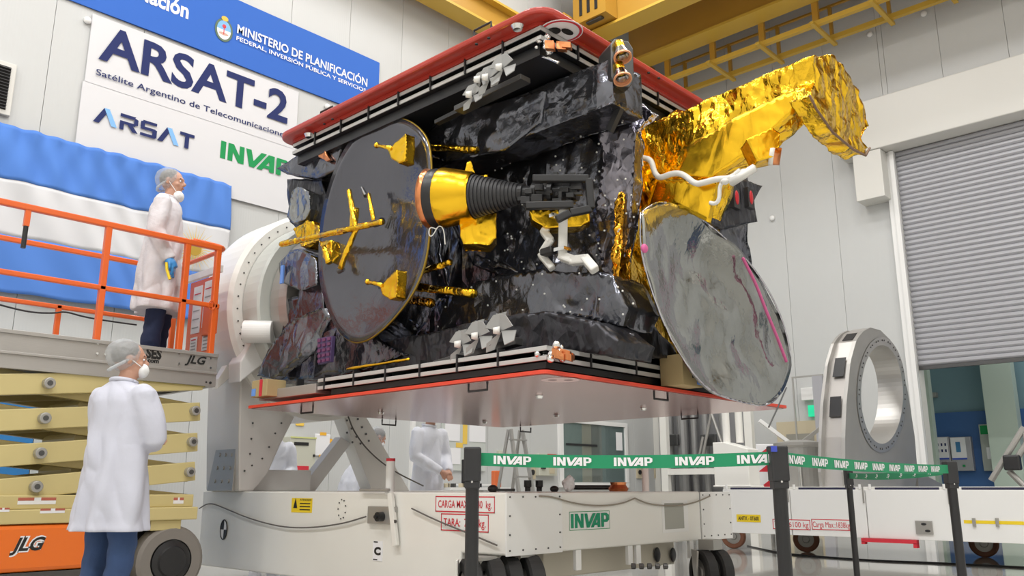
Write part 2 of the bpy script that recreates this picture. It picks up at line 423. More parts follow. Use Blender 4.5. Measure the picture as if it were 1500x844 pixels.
def wtext(mb, body, bl, br, top, bold=.02):
    a = onY(*bl, YT); b = onY(*br, YT); c = onY(*top, YT); zb = (a.z + b.z) / 2
    put_text(mb, body, Vector((a.x, YT, zb)), XU, ZU, b.x - a.x, c.z - zb, bold)
zbt = onY(556, 92, YB).z; zbb = onY(300, 76, YB).z; xr = onY(556, 92, YB).x
bb = banner('ministry_banner', onY(60, 0, YB).x - 2, xr, zbb, zbt, banner_b, 'blue banner with white ministry lettering and oval crest, topmost on wall')
mb = MB(); wtext(mb, 'Nación', (197, -1), (276, 24), (276, 6), .03); mb.build('nation_lettering', white_p, bb)
mb = MB(); wtext(mb, 'MINISTERIO DE PLANIFICACIÓN', (347, 50), (538, 125), (349, 36), .02); mb.build('ministry_lettering', white_p, bb)
mb = MB(); wtext(mb, 'FEDERAL, INVERSIÓN PÚBLICA Y SERVICIOS', (346, 60), (536, 134), (348, 53), .015)
mb.build('lower_lettering', white_p, bb, stuff=True)
# oval crest
c = onY(328, 44, YT); hh = abs(onY(328, 26, YT).z - onY(328, 60, YT).z) / 2
def disc(mb, c, rx, rz, dy, a0=0, a1=360, n=24):
    pts = [Vector((c[0] + rx * math.cos(R(a0 + (a1 - a0) * i / n)), c[1] - dy, c[2] + rz * math.sin(R(a0 + (a1 - a0) * i / n)))) for i in range(n + (a1 - a0 < 360))]
    mb.add(pts, [tuple(range(len(pts)))])
mb = MB(); disc(mb, c, hh * .78, hh, 0); mb.build('crest_wreath', mat('wreath_green', (.10, .16, .10), .6), bb)
mb = MB(); disc(mb, c, hh * .6, hh * .82, .003, 0, 180); mb.build('crest_upper_half', ltblue, bb)
mb = MB(); disc(mb, c, hh * .6, hh * .82, .003, 180, 359.9); mb.build('crest_lower_half', white_p, bb)
mb = MB(); disc(mb, c + Vector((0, 0, hh * 1.0)), hh * .3, hh * .22, .004); mb.build('crest_sun', sun_m, bb)
mb = MB(); disc(mb, c + Vector((0, 0, hh * .32)), hh * .17, hh * .17, .005); mb.add([(c.x - hh * .04, YT - .005, c.z - hh * .4), (c.x + hh * .04, YT - .005, c.z - hh * .4), (c.x + hh * .04, YT - .005, c.z + hh * .3), (c.x - hh * .04, YT - .005, c.z + hh * .3)], [(0, 1, 2, 3)]); mb.build('crest_cap', red_p, bb)
mb = MB(); disc(mb, c - Vector((0, 0, hh * .35)), hh * .42, hh * .13, .004); mb.build('crest_hands', mat('crest_skin', (.6, .38, .3), .6), bb)
# white banners
xa = onY(130, 70, YB).x; xb = onY(438, 130, YB).x; z1 = onY(137, 20, YB).z; z0 = onY(123, 118, YB).z
b1 = banner('satellite_name_banner', xa, xb, z0, z1, banner_w, 'white banner with large navy title letters, middle banner on wall')
mb = MB(); wtext(mb, 'ARSAT-2', (144, 87), (421, 178), (207, 57), .024); 
for part in islands(mb): part.build('title_letter', navy, b1)
mb = MB(); wtext(mb, 'Satélite Argentino de Telecomunicaciones', (140, 111), (421, 201), (143, 101), .008)
mb.build('subtitle_lettering', navy, b1, stuff=True)
zf = onY(250, 252, YB).z
b2 = banner('sponsor_banner', xa - .02, xb + .6, zf - .15, z0 - .005, banner_w, 'white banner with two company marks, just above the flag')
def logo():
    dk = MB(); lt_ = MB()
    a = onY(136, 178, YT); b = onY(283, 220, YT); zb = (a.z + b.z) / 2; H = onY(178, 165, YT).z - onY(175, 188, YT).z; W = b.x - a.x
    cnt = [0]
    def P(pl, mb_): cnt[0] += 1; mb_.add([(a.x + x_ * W, YT - .0005 * cnt[0], zb + z_ * H) for x_, z_ in pl], [tuple(range(len(pl)))])
    for ox in (0.0, .62):
        dk = MB(); lt_ = MB()
        P([(ox, 0), (ox + .055, 0), (ox + .145, 1), (ox + .09, 1)], dk); P([(ox + .09, 1), (ox + .14, 1), (ox + .225, 0), (ox + .17, 0)], lt_); dk.build('navy_stroke', navy, b2); lt_.build('light_blue_stroke', ltblue, b2)
    dk = MB()
    x_ = .245
    for pl in ([(0, .8), (.13, .8), (.15, 1), (0, 1)], [(.12, .98), (.175, .85), (.175, .5), (.135, .45), (.135, .9)], [(0, .38), (.14, .38), (.17, .55), (0, .55)], [(0, 0), (.04, 0), (.04, .5), (0, .5)], [(.07, .42), (.12, .42), (.18, 0), (.125, 0)]): P([(x_ + p_[0], p_[1]) for p_ in pl], dk)
    dk.build('navy_letter', navy, b2); dk = MB()
    x_ = .445
    for pl in ([(.02, .82), (.16, .82), (.16, 1), (.02, 1)], [(0, .5), (.04, .5), (.04, .95), (0, .9)], [(0, .42), (.15, .42), (.15, .6), (0, .6)], [(.12, .05), (.165, .05), (.165, .55), (.12, .55)], [(0, 0), (.15, 0), (.15, .18), (0, .18)]): P([(x_ + p_[0], p_[1]) for p_ in pl], dk)
    dk.build('navy_letter', navy, b2); dk = MB()
    P([(.845, .8), (1, .8), (1, 1), (.845, 1)], dk); P([(.9, 0), (.945, 0), (.945, .85), (.9, .85)], dk)
    dk.build('navy_letter', navy, b2)
logo()
mb = MB(); a = onY(322, 232, YT); b = onY(424, 262, YT); zt = onY(325, 207, YT).z; zb = (a.z + b.z) / 2 + .01

for gset in ((0,), (1, 2, 3), (4, 5), (6, 7, 8), (9, 10, 11, 12)):
    mb = MB(); put_invap(mb, Vector((a.x, YT, zb)), XU, ZU, b.x - a.x, zt - a.z, only=gset); mb.build('green_letter', green_p, b2)
# flag
fz1 = onY(200, 236, YB).z; fz0 = onY(100, 442, YB).z; fx0 = onY(0, 300, YB).x - 2.0; fx1 = onY(322, 430, YB).x + .02
fl = thing('national_flag', ((fx0 + fx1) / 2, YB, fz0), 'sky blue and white striped flag with golden sun, draped across the wall', 'flag')
def fy(X, Z):
    t = (fz1 - Z) / (fz1 - fz0); g = 0
    for k in range(7):
        xc = fx0 + .2 + k * (fx1 - fx0 - .4) / 6 ; dx = X - xc
        g += math.exp(-(dx * dx) / .35) * math.sin(dx * 26 / (1 + 2.2 * t)) * (1 - .45 * t)
    return YB - .09 - .016 * g - .018 * math.sin(X * 2.3 + Z * 3.1) - .02 * math.sin(X * 13 + Z * 9 + 3 * math.sin(X * 2 + Z)) * (.4 + .6 * abs(math.sin(X * 1.7)))
for k, m in enumerate((flag_b, flag_w, flag_b)):
    zt = fz1 - (fz1 - fz0) * k / 3; zb = fz1 - (fz1 - fz0) * (k + 1) / 3; nx, nz = 260, 14; vs = []; fs = []
    for j in range(nz + 1):
        for i in range(nx + 1):
            X = fx0 + (fx1 - fx0) * i / nx; Z = zb + (zt - zb) * j / nz
            sag = .012 * abs(math.sin((X - fx0 - .2) * math.pi * 6 / (fx1 - fx0 - .4)))
            vs.append((X, fy(X, Z), Z - sag))
    for j in range(nz):
        for i in range(nx): q = j * (nx + 1) + i; fs.append((q, q + 1, q + nx + 2, q + nx + 1))
    o = MB().add(vs, fs).build(('blue_stripe', 'white_stripe', 'blue_stripe')[k], m, fl, smooth=True)
    sd = o.modifiers.new('t', 'SOLIDIFY'); sd.thickness = .004
sc = onY(285, 364, YB - .17); mb = MB()
for k in range(32):
    a = 2 * math.pi * k / 32; r1 = .36 if k % 2 == 0 else .29; da = .07
    mb.add([(sc.x + math.cos(a - da) * .09, sc.y, sc.z + math.sin(a - da) * .09), (sc.x + math.cos(a + da) * .09, sc.y, sc.z + math.sin(a + da) * .09), (sc.x + math.cos(a) * r1, sc.y, sc.z + math.sin(a) * r1)], [(0, 1, 2)])
mb.build('sun_rays', sun_m, fl); mb = MB(); disc(mb, sc, .1, .1, .003); mb.build('sun_face', mat('sun_dark', (.45, .28, .03), .6), fl)
# wall vent upper left
a = onY(-40, 90, YB); b = onY(24, 100, YB); vt = thing('wall_vent', (b.x - .3, YW, onY(5, 170, YB).z), 'white framed louvred vent at the left edge of the wall', 'vent')
z0 = onY(16, 172, YB).z; z1 = onY(26, 97, YB).z
MB().box(b.x - .7, b.x, YW - .06, YW - .001, z0, z1).build('frame', trim_white, vt, bevel=.01)
MB().box(b.x - .66, b.x - .06, YW - .062, YW - .055, z0 + .06, z1 - .06).build('backing', black, vt)
n = 14
for k in range(n):
    z = z0 + .06 + (z1 - z0 - .12) * (k + .5) / n
    MB().obox((b.x - .36, YW - .075, z), (.3, 0, 0), (0, .012, .008), (0, .001, .002)).build('louvre', gun, vt)
# ================================================================== SATELLITE
SX0, SX1, SY0, SY1 = 3.78, 6.93, 3.28, 6.66
sat = thing('satellite', (5.3, 5.0, 1.5), 'communications satellite wrapped in black and gold foil between two red covers', 'satellite')
def rrect(x0, x1, y0, y1, r, z, n=6):
    pts = []
    for cx, cy, a0 in ((x1 - r, y1 - r, 0), (x0 + r, y1 - r, 90), (x0 + r, y0 + r, 180), (x1 - r, y0 + r, 270)):
        for i in range(n + 1): a = R(a0 + 90 * i / n); pts.append(Vector((cx + r * math.cos(a), cy + r * math.sin(a), z)))
    return pts
# bottom cover
c = MB().prism(rrect(SX0, SX1, SY0, SY1, .05, 1.510), (0, 0, .022)).build('bottom_cover', red_edge, sat, label='red edged protective cover under the satellite')
MB().prism(rrect(SX0 + .02, SX1 - .02, SY0 + .02, SY1 - .02, .05, 1.505), (0, 0, .004)).build('polished_underside', redpol, c)
def handle(pc, dirv, parent, down=-1, L=.085):
    d = Vector(dirv).normalized(); p = Vector(pc); mb = MB()
    q = [p - d * L, p - d * L + ZU * down * .05, p + d * L + ZU * down * .05, p + d * L]
    mb.tube(q, .008, 8); mb.build('handle', black, parent)
for px, py, ax in ((450, 596, YU), (700, 561, YU), (968, 575, XU), (1010, 605, YU), (570, 615, XU), (770, 626, XU)):
    p = onZ(px, py, 1.505); handle(p, ax, c)
for px, py in ((790, 580), (942, 598), (558, 604), (710, 618), (815, 608)):
    p = onZ(px, py, 1.503); MB().cyl(p, p - ZU * .02, .03, .022, 14).build('fastener', chrome, c)
p = onZ(821, 557, 1.5035); MB().prism([p + Vector((math.cos(a) * .12, math.sin(a) * .12, 0)) for a in [2 * math.pi * i / 28 for i in range(28)]], (0, 0, .001)).build('round_mark', mat('mark_pink', (.75, .55, .55), .4), c)
mb = MB()
for sx in (-1, 1): mb.sphere(p + Vector((sx * .035, -sx * .035, 0)), .03, .03, .002, 10, 6)
mb.build('mark_symbol', mat('mark_grey', (.3, .18, .18), .4), c)
# top cover
TZ = 3.92
c2 = MB().prism(rrect(3.80, 6.85, 3.29, 6.52, .16, TZ), (0, 0, .05)).build('top_cover', red, sat, bevel=.015, label='red protective cover over the top of the satellite')
MB().prism(rrect(3.90, 6.8, 3.39, 6.45, .1, TZ - .03), (0, 0, .029)).build('inner_tray', red, c2)
for px, py in ((758, 38), (453, 197)):
    p = onZ(px, py, TZ - .03); MB().cyl(p - ZU * .03, p, .03, .045, 16).build('fastener', chrome, c2)
for px, py in ((707, 48), (478, 168)): p = onZ(px, py, TZ + .045); handle(p - XU * .0, YU, c2, 1)
for px, py in ((716, 55), (698, 64), (487, 174), (475, 181), (950, 106), (965, 114)):
    p = onZ(px, py, TZ - .031); MB().cyl(p - ZU * .008, p, .012, .012, 10).build('bolt', black, c2)
p = onZ(822, 46, TZ - .032)
MB().prism([p + Vector((math.cos(a) * .15, math.sin(a) * .15, 0)) for a in [2 * math.pi * i / 28 for i in range(28)]], (0, 0, .002)).build('round_sign', white_p, c2)
mb = MB()
for k in range(28):
    a = 2 * math.pi * k / 28; b = 2 * math.pi * (k + 1) / 28
    mb.add([p + Vector((math.cos(t) * r_, math.sin(t) * r_, -.002)) for t, r_ in ((a, .125), (b, .125), (b, .142), (a, .142))], [(0, 1, 2, 3)])
mb.build('sign_ring', red_p, c2)
mb = MB(); mb.sphere(p + Vector((.03, -.03, -.003)), .055, .03, .002, 12, 6); mb.sphere(p + Vector((-.04, .03, -.003)), .045, .05, .002, 12, 6); mb.build('sign_symbol', black_p, c2)
# folded solar panels behind covers: black leaves with white edge strips
def leaves(x0, x1, y0, y1, zs, th, name):
    for z in zs:
        o = MB().box(x0, x1, y0, y1, z, z + th).build(name, solar, sat)
        MB().box(x0 - .008, x0 - .0005, y0 - .008, y1, z, z + th).box(x0 - .0005, x1, y0 - .008, y0 - .0005, z, z + th).build('white_edge', mat('edge_strip', (.56, .56, .55), .35, .3), o, bevel=.003)
leaves(3.92, 6.75, 3.42, 6.40, (3.785, 3.855), .03, 'solar_leaf')
MB().box(3.96, 6.7, 3.46, 6.38, 3.70, 3.78).build('solar_panel_core', solar, sat)
MB().box(3.90, 6.75, 3.38, 5.6, 1.560, 1.60).build('spacer_frame', solar, sat)
leaves(3.88, 6.78, 3.36, 5.75, (1.605, 1.665), .029, 'solar_leaf')
for zz, y_ in ((3.78, 0), (1.60, 0)):
    for k in range(7):
        Y = 3.75 + k * .38; MB().box(3.865 if zz < 2 else 3.90, 3.93, Y, Y + .014, zz, zz + .12).build('clip', black, sat)
        if k < 5: X = 4.3 + .5 * k; MB().box(X, X + .014, 3.345 if zz < 2 else 3.40, 3.43, zz, zz + .12).build('clip', black, sat)
# grey extrusion low left + thin red line
MB().box(3.86, 4.2, 5.76, 6.6, 1.58, 1.66).build('grey_beam', mat('beam_grey', (.4, .39, .37), .4, .4), sat, bevel=.005)
# central body
MB().box(4.80, 6.75, 3.42, 6.35, 1.76, 3.69).build('body_blanket', blackfoil, sat, refine=.085, crumple=(.09, 2.2), label='crumpled black foil blanket on the body')
def foil_prism(name, pts, vec, m, amp=.04, sc=3.5, ref=.07, label=None):
    return MB().prism(pts, vec).build(name, m, sat, refine=ref, crumple=(amp, sc), label=label)
def onXs(lst, X): return [onX(a, b, X) for a, b in lst]
def onYs(lst, Y): return [onY(a, b, Y) for a, b in lst]
# protruding black blankets on the face with the antennas (X ~ 4.3 .. 4.8)
foil_prism('foil_blanket', onXs([(700, 225), (770, 200), (860, 195), (900, 230), (905, 330), (880, 425), (760, 415), (690, 390), (660, 330)], 4.62), (.25, 0, 0), blackfoil, .07, 2.6, .06)
foil_prism('foil_blanket', onXs([(700, 410), (790, 395), (895, 400), (915, 450), (905, 480), (820, 462), (735, 470), (690, 490), (600, 500), (640, 440)], 4.40), (.4, 0, 0), blackfoil, .06, 3, .06)
foil_prism('lower_shelf_blanket', onXs([(560, 500), (700, 470), (800, 455), (870, 470), (905, 498), (900, 522), (810, 512), (700, 528), (540, 545)], 4.18), (.4, 0, 0), blackfoil2, .04, 4, .06)
foil_prism('upper_blanket', onXs([(640, 165), (700, 130), (780, 110), (800, 150), (760, 205), (700, 215), (640, 215)], 4.55), (.25, 0, 0), blackfoil, .05, 3, .06)
foil_prism('left_blanket', onXs([(415, 440), (470, 415), (560, 500), (600, 520), (500, 548), (440, 558), (400, 560)], 4.15), (.5, 0, 0), blackfoil, .06, 3, .06)
# drape lower left
foil_prism('corner_drape', onXs([(468, 448), (476, 462), (440, 520), (398, 556), (375, 552), (392, 510), (430, 465)], 3.98), (.06, -.1, 0), greyfoil, .05, 5, .05)
# upper thruster arm
tb = MB().obox((4.42, 4.05, 3.49), (.17, 0, 0), (0, .98, 0), (0, .0, .17)).build('thruster_arm', blackfoil, sat, refine=.05, crumple=(.035, 4), label='long black foil wrapped thruster arm')
foil_prism('thruster_arm_root', onXs([(600, 215), (640, 175), (720, 150), (800, 130), (790, 180), (740, 220), (650, 240)], 4.22), (.3, 0, 0), blackfoil, .05, 3.5, .05)
ep = MB(); pc = at(912, 92, 5.22)
fd = -FW + RT * .35; fd.normalize(); sd_ = fd.cross(ZU).normalized()
pts = [pc + sd_ * (x_ * .085) + ZU * (z_ * .17) for x_, z_ in ((-1, -.6), (-.6, -1), (.5, -1), (1, -.7), (1, .7), (.6, 1), (-.6, 1), (-1, .7))]
MB().prism(pts, -fd * .2).build('thruster_plate', gun, sat, bevel=.008)
for py in (76, 108):
    q = at(910, py, 5.17); ax = (fd * .34 - ZU * .9).normalized(); q = q + ax * .0
    th = MB().lathe(q, ax, [(-.04, .03), (0, .042), (.03, .052), (.05, .058)], 24).build('thruster_nozzle', chrome, sat, smooth=True)
    MB().lathe(q, ax, [(.045, .046), (.045, .061), (.058, .062), (.058, .052), (.03, .046)], 24).build('orange_rim', mat('rim_orange', (.72, .34, .18), .4, .4), th)
    MB().lathe(q - ax * .07, -ax, [(-.05, .03), (-.02, .034), (.02, .032), (.03, .02), (.03, .001)], 20).build('gold_cap', gold_s, th, smooth=True)
# silvery blankets by the corner
foil_prism('silver_blanket', onXs([(870, 160), (912, 150), (932, 200), (925, 330), (905, 420), (880, 400), (868, 320), (880, 240)], 4.60), (.12, 0, 0), mat('smoky_silver_foil', (.20, .19, .22), .18, .9, bump=[('foil', 3, .9, .08), ('foil', 9, .5, .03)]), .06, 4.5, .045, 'smoky silver foil at the body corner')
foil_prism('bright_silver_blanket', onXs([(860, 175), (885, 145), (930, 140), (960, 165), (935, 190), (925, 235), (895, 245)], 4.66), (.08, 0, 0), silverfoil, .06, 6, .04)
# golden side of the body
foil_prism('gold_side_blanket', onYs([(918, 190), (1000, 160), (1070, 240), (1060, 330), (1030, 420), (1035, 525), (1000, 530), (945, 470), (905, 425), (915, 330)], 3.36), (0, .1, 0), gold, .06, 5, .045, 'crumpled gold foil on the side of the body')
foil_prism('amber_seam', onYs([(905, 430), (914, 300), (925, 200), (940, 200), (932, 330), (925, 400), (930, 455)], 3.25), (0, .08, 0), golddk, .06, 9, .03)
foil_prism('dark_side_blanket', onYs([(908, 440), (940, 455), (1000, 525), (960, 525), (925, 500), (900, 480), (895, 440)], 3.28), (0, .05, 0), blackfoil2, .04, 5, .05)
# gold antenna tower
TX = 4.97
def sec(lst, X): return [onX(a, b, X) for a, b in lst]
gt = foil_prism('gold_tower', sec([(934, 186), (992, 166), (1029, 148), (1116, 109), (1178, 82), (1194, 84), (1182, 124), (1170, 150), (1148, 184), (1118, 208), (1090, 233), (1054, 258), (1045, 290), (1036, 318), (990, 300), (950, 300), (935, 260)], TX), (.2, 0, 0), gold, .05, 4.5, .035, 'gold foil covered antenna tower')
gl = MB().prism(sec([(1170, 130), (1160, 164), (1122, 200), (1088, 230), (1040, 262), (985, 262), (1005, 215), (1080, 170), (1120, 150)], TX - .05), (.06, 0, 0)).build('smooth_gold_panel', gold_s, sat, refine=.05, crumple=(.02, 4))
foil_prism('gold_lower_web', sec([(960, 262), (1040, 262), (1052, 262), (1036, 325), (985, 300), (940, 320)], TX - .06), (.05, 0, 0), golddk if False else gold_s, .02, 4, .05)
hd = foil_prism('gold_tower_head', [onY(a, b, 1.93) for a, b in [(1190, 82), (1214, 77), (1233, 97), (1257, 131), (1277, 186), (1266, 202), (1273, 217), (1268, 226), (1250, 217), (1220, 192), (1196, 159), (1186, 140), (1196, 115)]], (0, .14, 0), gold, .045, 6, .03, 'folded down gold foil head of the tower')
mb = MB(); hp = [onY(a, b, 1.92) for a, b in [(1186, 140), (1196, 160), (1220, 194), (1250, 219), (1268, 228), (1274, 217)]]
mb.tube(hp, .008, 8); mb.build('dark_edge_tape', mat('brown_tape', (.18, .1, .06), .5), hd, smooth=True)
# horn pod under tower
q0 = at(1095, 225, 5.35); q1 = at(1126, 232, 5.1)
foil_prism('gold_pod', [at(a, b, 5.3) for a, b in ((1083, 218), (1120, 200), (1133, 208), (1131, 241), (1100, 249), (1092, 235))], -FW * .16, gold_s, .02, 6, .03)
ax = (RT * .9 - ZU * .2 - FW * .25).normalized(); q = at(1127, 228, 5.2)
o = MB().lathe(q, ax, [(0, .02), (0, .062), (.02, .062), (.045, .055), (.045, .04)], 24).build('pod_ring', whitetube, sat, smooth=True)
MB().lathe(q + ax * .02, ax, [(0, .06), (.05, .056), (.05, .03), (.02, .02)], 24).build('copper_horn', copper, o, smooth=True)
# sensor box right of the tower
foil_prism('black_sensor_box', onYs([(1030, 285), (1085, 262), (1118, 272), (1105, 295), (1110, 325), (1060, 335), (1040, 325)], 3.2), (0, .25, 0), blackfoil2, .02, 5, .04)
for px in (1073, 1094):
    q = onY(px, 291, 3.17); MB().box(q.x - .05, q.x + .05, 3.13, 3.17, q.z - .09, q.z + .08).build('sensor_window', black, sat)
    MB().sphere((q.x, 3.13, q.z), .03, .01, .06).build('red_lens', lens_red, sat, smooth=True)
# white waveguides over the tower
def pxpath(lst, X): return [onX(a, b, X) for a, b in lst]
def smooth_path(pts, it=2):
    for _ in range(it):
        q = [pts[0]]
        for a, b in zip(pts, pts[1:]): q += [a * .75 + b * .25, a * .25 + b * .75]
        q.append(pts[-1]); pts = q
    return pts
mb = MB(); mb.tube(smooth_path(pxpath([(940, 231), (954, 234), (958, 252), (966, 262), (984, 254), (1000, 254), (1018, 270), (1030, 268), (1050, 262), (1070, 262), (1085, 250)], 4.86)), .021, 10); mb.build('white_waveguide', whitetube, sat, smooth=True)
mb = MB(); mb.tube(smooth_path(pxpath([(1062, 262), (1054, 272), (1054, 292), (1048, 299), (1040, 297)], 4.86)), .014, 8); mb.build('white_waveguide', whitetube, sat, smooth=True)
mb = MB(); mb.obox(onX(929, 236, 4.8), (0, -.06, .012), (.02, 0, 0), (0, .01, .062)); mb.build('white_junction_box', whitetube, sat, bevel=.006)
mb = MB()
for (a, b, r_) in ((1062, 266, .03), (1075, 262, .035), (1090, 252, .03), (1100, 246, .02)): mb.sphere(onX(a, b, 4.84), r_, r_, r_ * .7, 10, 6)
mb.obox(onX(1088, 257, 4.82), (0, -.09, .03), (.02, 0, 0), (0, .006, .02)); mb.build('white_coupler', whitetube, sat, smooth=True)
# white waveguides in the middle
def sqtube(lst, wd, name='white_waveguide'):
    mb = MB()
    for a, b in zip(lst, lst[1:]): d = (b - a).normalized() * wd * .3; mb.bar(a - d, b + d, wd, wd, up=RT.cross(ZU))
    return mb.build(name, whitetube, sat, bevel=.012)
sqtube([onX(a, b, 4.30) for a, b in ((812, 316), (797, 340), (806, 352), (796, 368))], .055)
sqtube([onX(a, b, 4.34) for a, b in ((793, 374), (808, 392))], .05)
sqtube([onX(a, b, 4.32) for a, b in ((825, 312), (824, 376), (840, 382), (858, 380), (870, 394))], .062)
for a, b in ((824, 366), (810, 318)): MB().obox(onX(a, b, 4.30), (0, .045, 0), (.04, 0, 0), (0, 0, .012)).build('flange_ring', chrome, sat)
MB().bar(onX(795, 371, 4.3) , onX(812, 366, 4.3), .07, .05).build('clamp', black, sat, bevel=.01)
# horn antenna
hA = at(634, 291, 5.85); hB = at(762, 284, 5.62); ax = (hB - hA).normalized(); Lh = (hB - hA).length
hn = MB().lathe(hA, ax, [(0, .02), (0, .205), (.015, .212), (.03, .205), (.045, .215), (.06, .205), (.075, .212), (.085, .20)], 40).build('feed_horn', black, sat, smooth=True, label='large black feed horn with gold band')
MB().lathe(hA, ax, [(.08, .212), (.10, .216), (.31, .178), (.33, .165)], 40).build('gold_band', gold_s, hn, smooth=True)
MB().lathe(hA, -ax, [(-.01, .205), (.03, .218), (.045, .20), (.03, .185)], 40).build('copper_rim', copper, hn, smooth=True)
pr = []
nR = 13
for k in range(nR):
    t0 = .33 + (Lh - .33) * k / nR; rr = .155 - .085 * k / nR; dt = (Lh - .33) / nR; pr += [(t0, rr), (t0 + dt * .6, rr - .002), (t0 + dt * .65, rr - .012), (t0 + dt * .95, rr - .014)]
MB().lathe(hA, ax, pr, 40).build('ribbed_cone', mat('rib_black', (.03, .03, .033), .5), hn)
mA = at(762, 284, 5.62); mBp = at(858, 282, 5.45); ax2 = (mBp - mA).normalized()
MB().lathe(mA, ax2, [(0, .07), (.03, .075), (.03, .055), (.10, .055), (.10, .08), (.13, .08), (.13, .06), (.22, .06), (.22, .085), (.25, .085), (.25, .06), (.42, .06), (.42, .02)], 20).build('feed_neck', black, hn)
mb = MB(); fz = ax2.cross(ZU).normalized()
for k in range(46):
    t = random.uniform(.02, .44); p = mA + ax2 * t + ZU * random.uniform(-.11, .1) - fz * random.uniform(.02, .10) * (1 if fz.dot(FW) > 0 else -1)
    mb.obox(p, ax2 * random.uniform(.008, .04), fz * random.uniform(.008, .02), ZU * random.uniform(.006, .03))
mb.build('feed_network', black, sat, bevel=.003, label='black clustered feed network behind the horn')
sqt = MB()
for a, b in (((780, 262), (862, 262)), ((862, 262), (866, 306)), ((866, 306), (835, 312)), ((835, 312), (815, 322)), ((770, 302), (840, 300))): sqt.bar(at(*a, 5.38), at(*b, 5.38), .05, .05, up=FW)
sqt.build('black_waveguide', black, sat, bevel=.008)
foil_prism('gold_mount', [at(a, b, 5.6) for a, b in ((774, 306), (864, 306), (866, 325), (850, 332), (800, 334), (778, 322))], FW * .15, gold_s, .02, 7, .03)
foil_prism('gold_horn_bracket', [at(a, b, 5.8) for a, b in ((672, 318), (728, 310), (729, 348), (718, 360), (678, 358), (673, 345))], FW * .2, gold_s, .025, 6, .03)
foil_prism('gold_horn_tab', [at(a, b, 5.85) for a, b in ((680, 256), (683, 238), (690, 234), (697, 256))], FW * .1, gold_s, .015, 8, .025)
foil_prism('gold_horn_tab', [at(a, b, 5.75) for a, b in ((700, 256), (716, 254), (714, 262), (702, 262))], FW * .1, gold_s, .015, 8, .025)
# dark reflector dish
def dish(outl, cpx, P, back, bulge, m, name, rings=14, th=.03, label=None, rimm=None, post=None):
    pts = smooth_path([P(*a) for a in outl + [outl[0]]], 2)[:-1]
    c = P(*cpx); n = len(pts); vs = []; fs = []; back = Vector(back).normalized()
    for side in (0, 1):
        for k in range(rings + 1):
            t = k / rings
            for p in pts: vs.append(c.lerp(p, t) + back * (bulge * (1 - t * t) + side * th))
    tot = (rings + 1) * n
    for side in (0, 1):
        for k in range(rings):
            for i in range(n):
                a = side * tot + k * n + i; b = side * tot + k * n + (i + 1) % n
                f = (a, b, b + n, a + n); fs.append(f if side else f[::-1])
    for i in range(n): a = rings * n + i; b = rings * n + (i + 1) % n; fs.append((a, b, b + tot, a + tot))
    o = MB().add(vs, fs).build(name, m, sat, smooth=True, label=label, post=post)
    if rimm: mb = MB(); q = [p + back * th * .5 for p in pts]; mb.tube(q + [q[0]], th * .36, 6); mb.build('rim', rimm, o, smooth=True)
    return o
OUT = [(573, 171), (598, 176), (618, 192), (628, 212), (631, 260), (629, 330), (622, 385), (606, 425), (585, 455), (560, 482), (535, 500), (512, 502), (490, 480), (474, 440), (466, 400), (467, 340), (475, 290), (492, 240), (515, 200), (545, 177)]
ds = dish(OUT, (549, 337), lambda a, b: onX(a, b, 3.97), (1, 0, 0), .10, dish_m, 'dark_reflector', label='large dark oval reflector dish with gold edge', rimm=mat('rim_gold', (.38, .25, .04), .35, .8))
def rod(a, b, r, m=gold, name='gold_rod', crum=.012, X=3.85, parent=None):
    pa = onX(*a, X) if len(a) == 2 else Vector(a); pb = onX(*b, X) if len(b) == 2 else Vector(b)
    n = max(3, int((pb - pa).length / .03)); mb = MB(); mb.tube([pa.lerp(pb, i / n) for i in range(n + 1)], r, 12)
    return mb.build(name, m, parent or sat, crumple=(crum, 14))
rod((412, 358), (560, 325), .026, X=3.80)
rod((511, 278), (522, 338), .024, X=3.84); rod((540, 285), (548, 325), .018, X=3.90); rod((522, 335), (498, 394), .026, X=3.84)
rod((475, 362), (482, 385), .03, X=3.88); rod((520, 305), (517, 340), .035, X=3.86)
MB().cyl(onX(548, 328, 3.82), onX(560, 324, 3.82), .03, .03, 12).build('black_joint', black, sat); MB().cyl(onX(566, 334, 3.92), onX(573, 316, 3.92), .018, .01, 10).build('steel_pin', gun, sat)
MB().cyl(onX(530, 275, 3.92), onX(536, 287, 3.92), .014, .02, 10).build('steel_pin', gun, sat); MB().cyl(onX(496, 398, 3.86), onX(503, 394, 3.86), .02, .02, 10).build('steel_pin', gun, sat)
for (cx, cy) in ((580, 216), (567, 416)):
    pl = [(cx - 2, cy - 8), (cx + 8, cy - 16), (cx + 14, cy - 22), (cx + 15, cy - 5), (cx + 12, cy + 20), (cx + 3, cy + 24), (cx - 8, cy + 16), (cx - 12, cy + 4)]
    o = foil_prism('gold_bracket', [onX(a, b, 3.86) for a, b in pl], (.1, 0, 0), gold_s, .02, 9, .025)
    rod((cx - 30, cy - 3), (cx - 8, cy + 1), .017, X=3.86); MB().sphere(onX(cx - 28, cy - 3, 3.86), .024).build('gold_knob', gold, sat, smooth=True)
# struts right of dish
rod((630, 216), (698, 220), .03, X=4.15); rod((612, 400), (660, 384), .026, X=4.1); rod((605, 420), (694, 430), .034, X=4.15)
rod((600, 438), (632, 444), .04, m=golddk, X=4.2); 
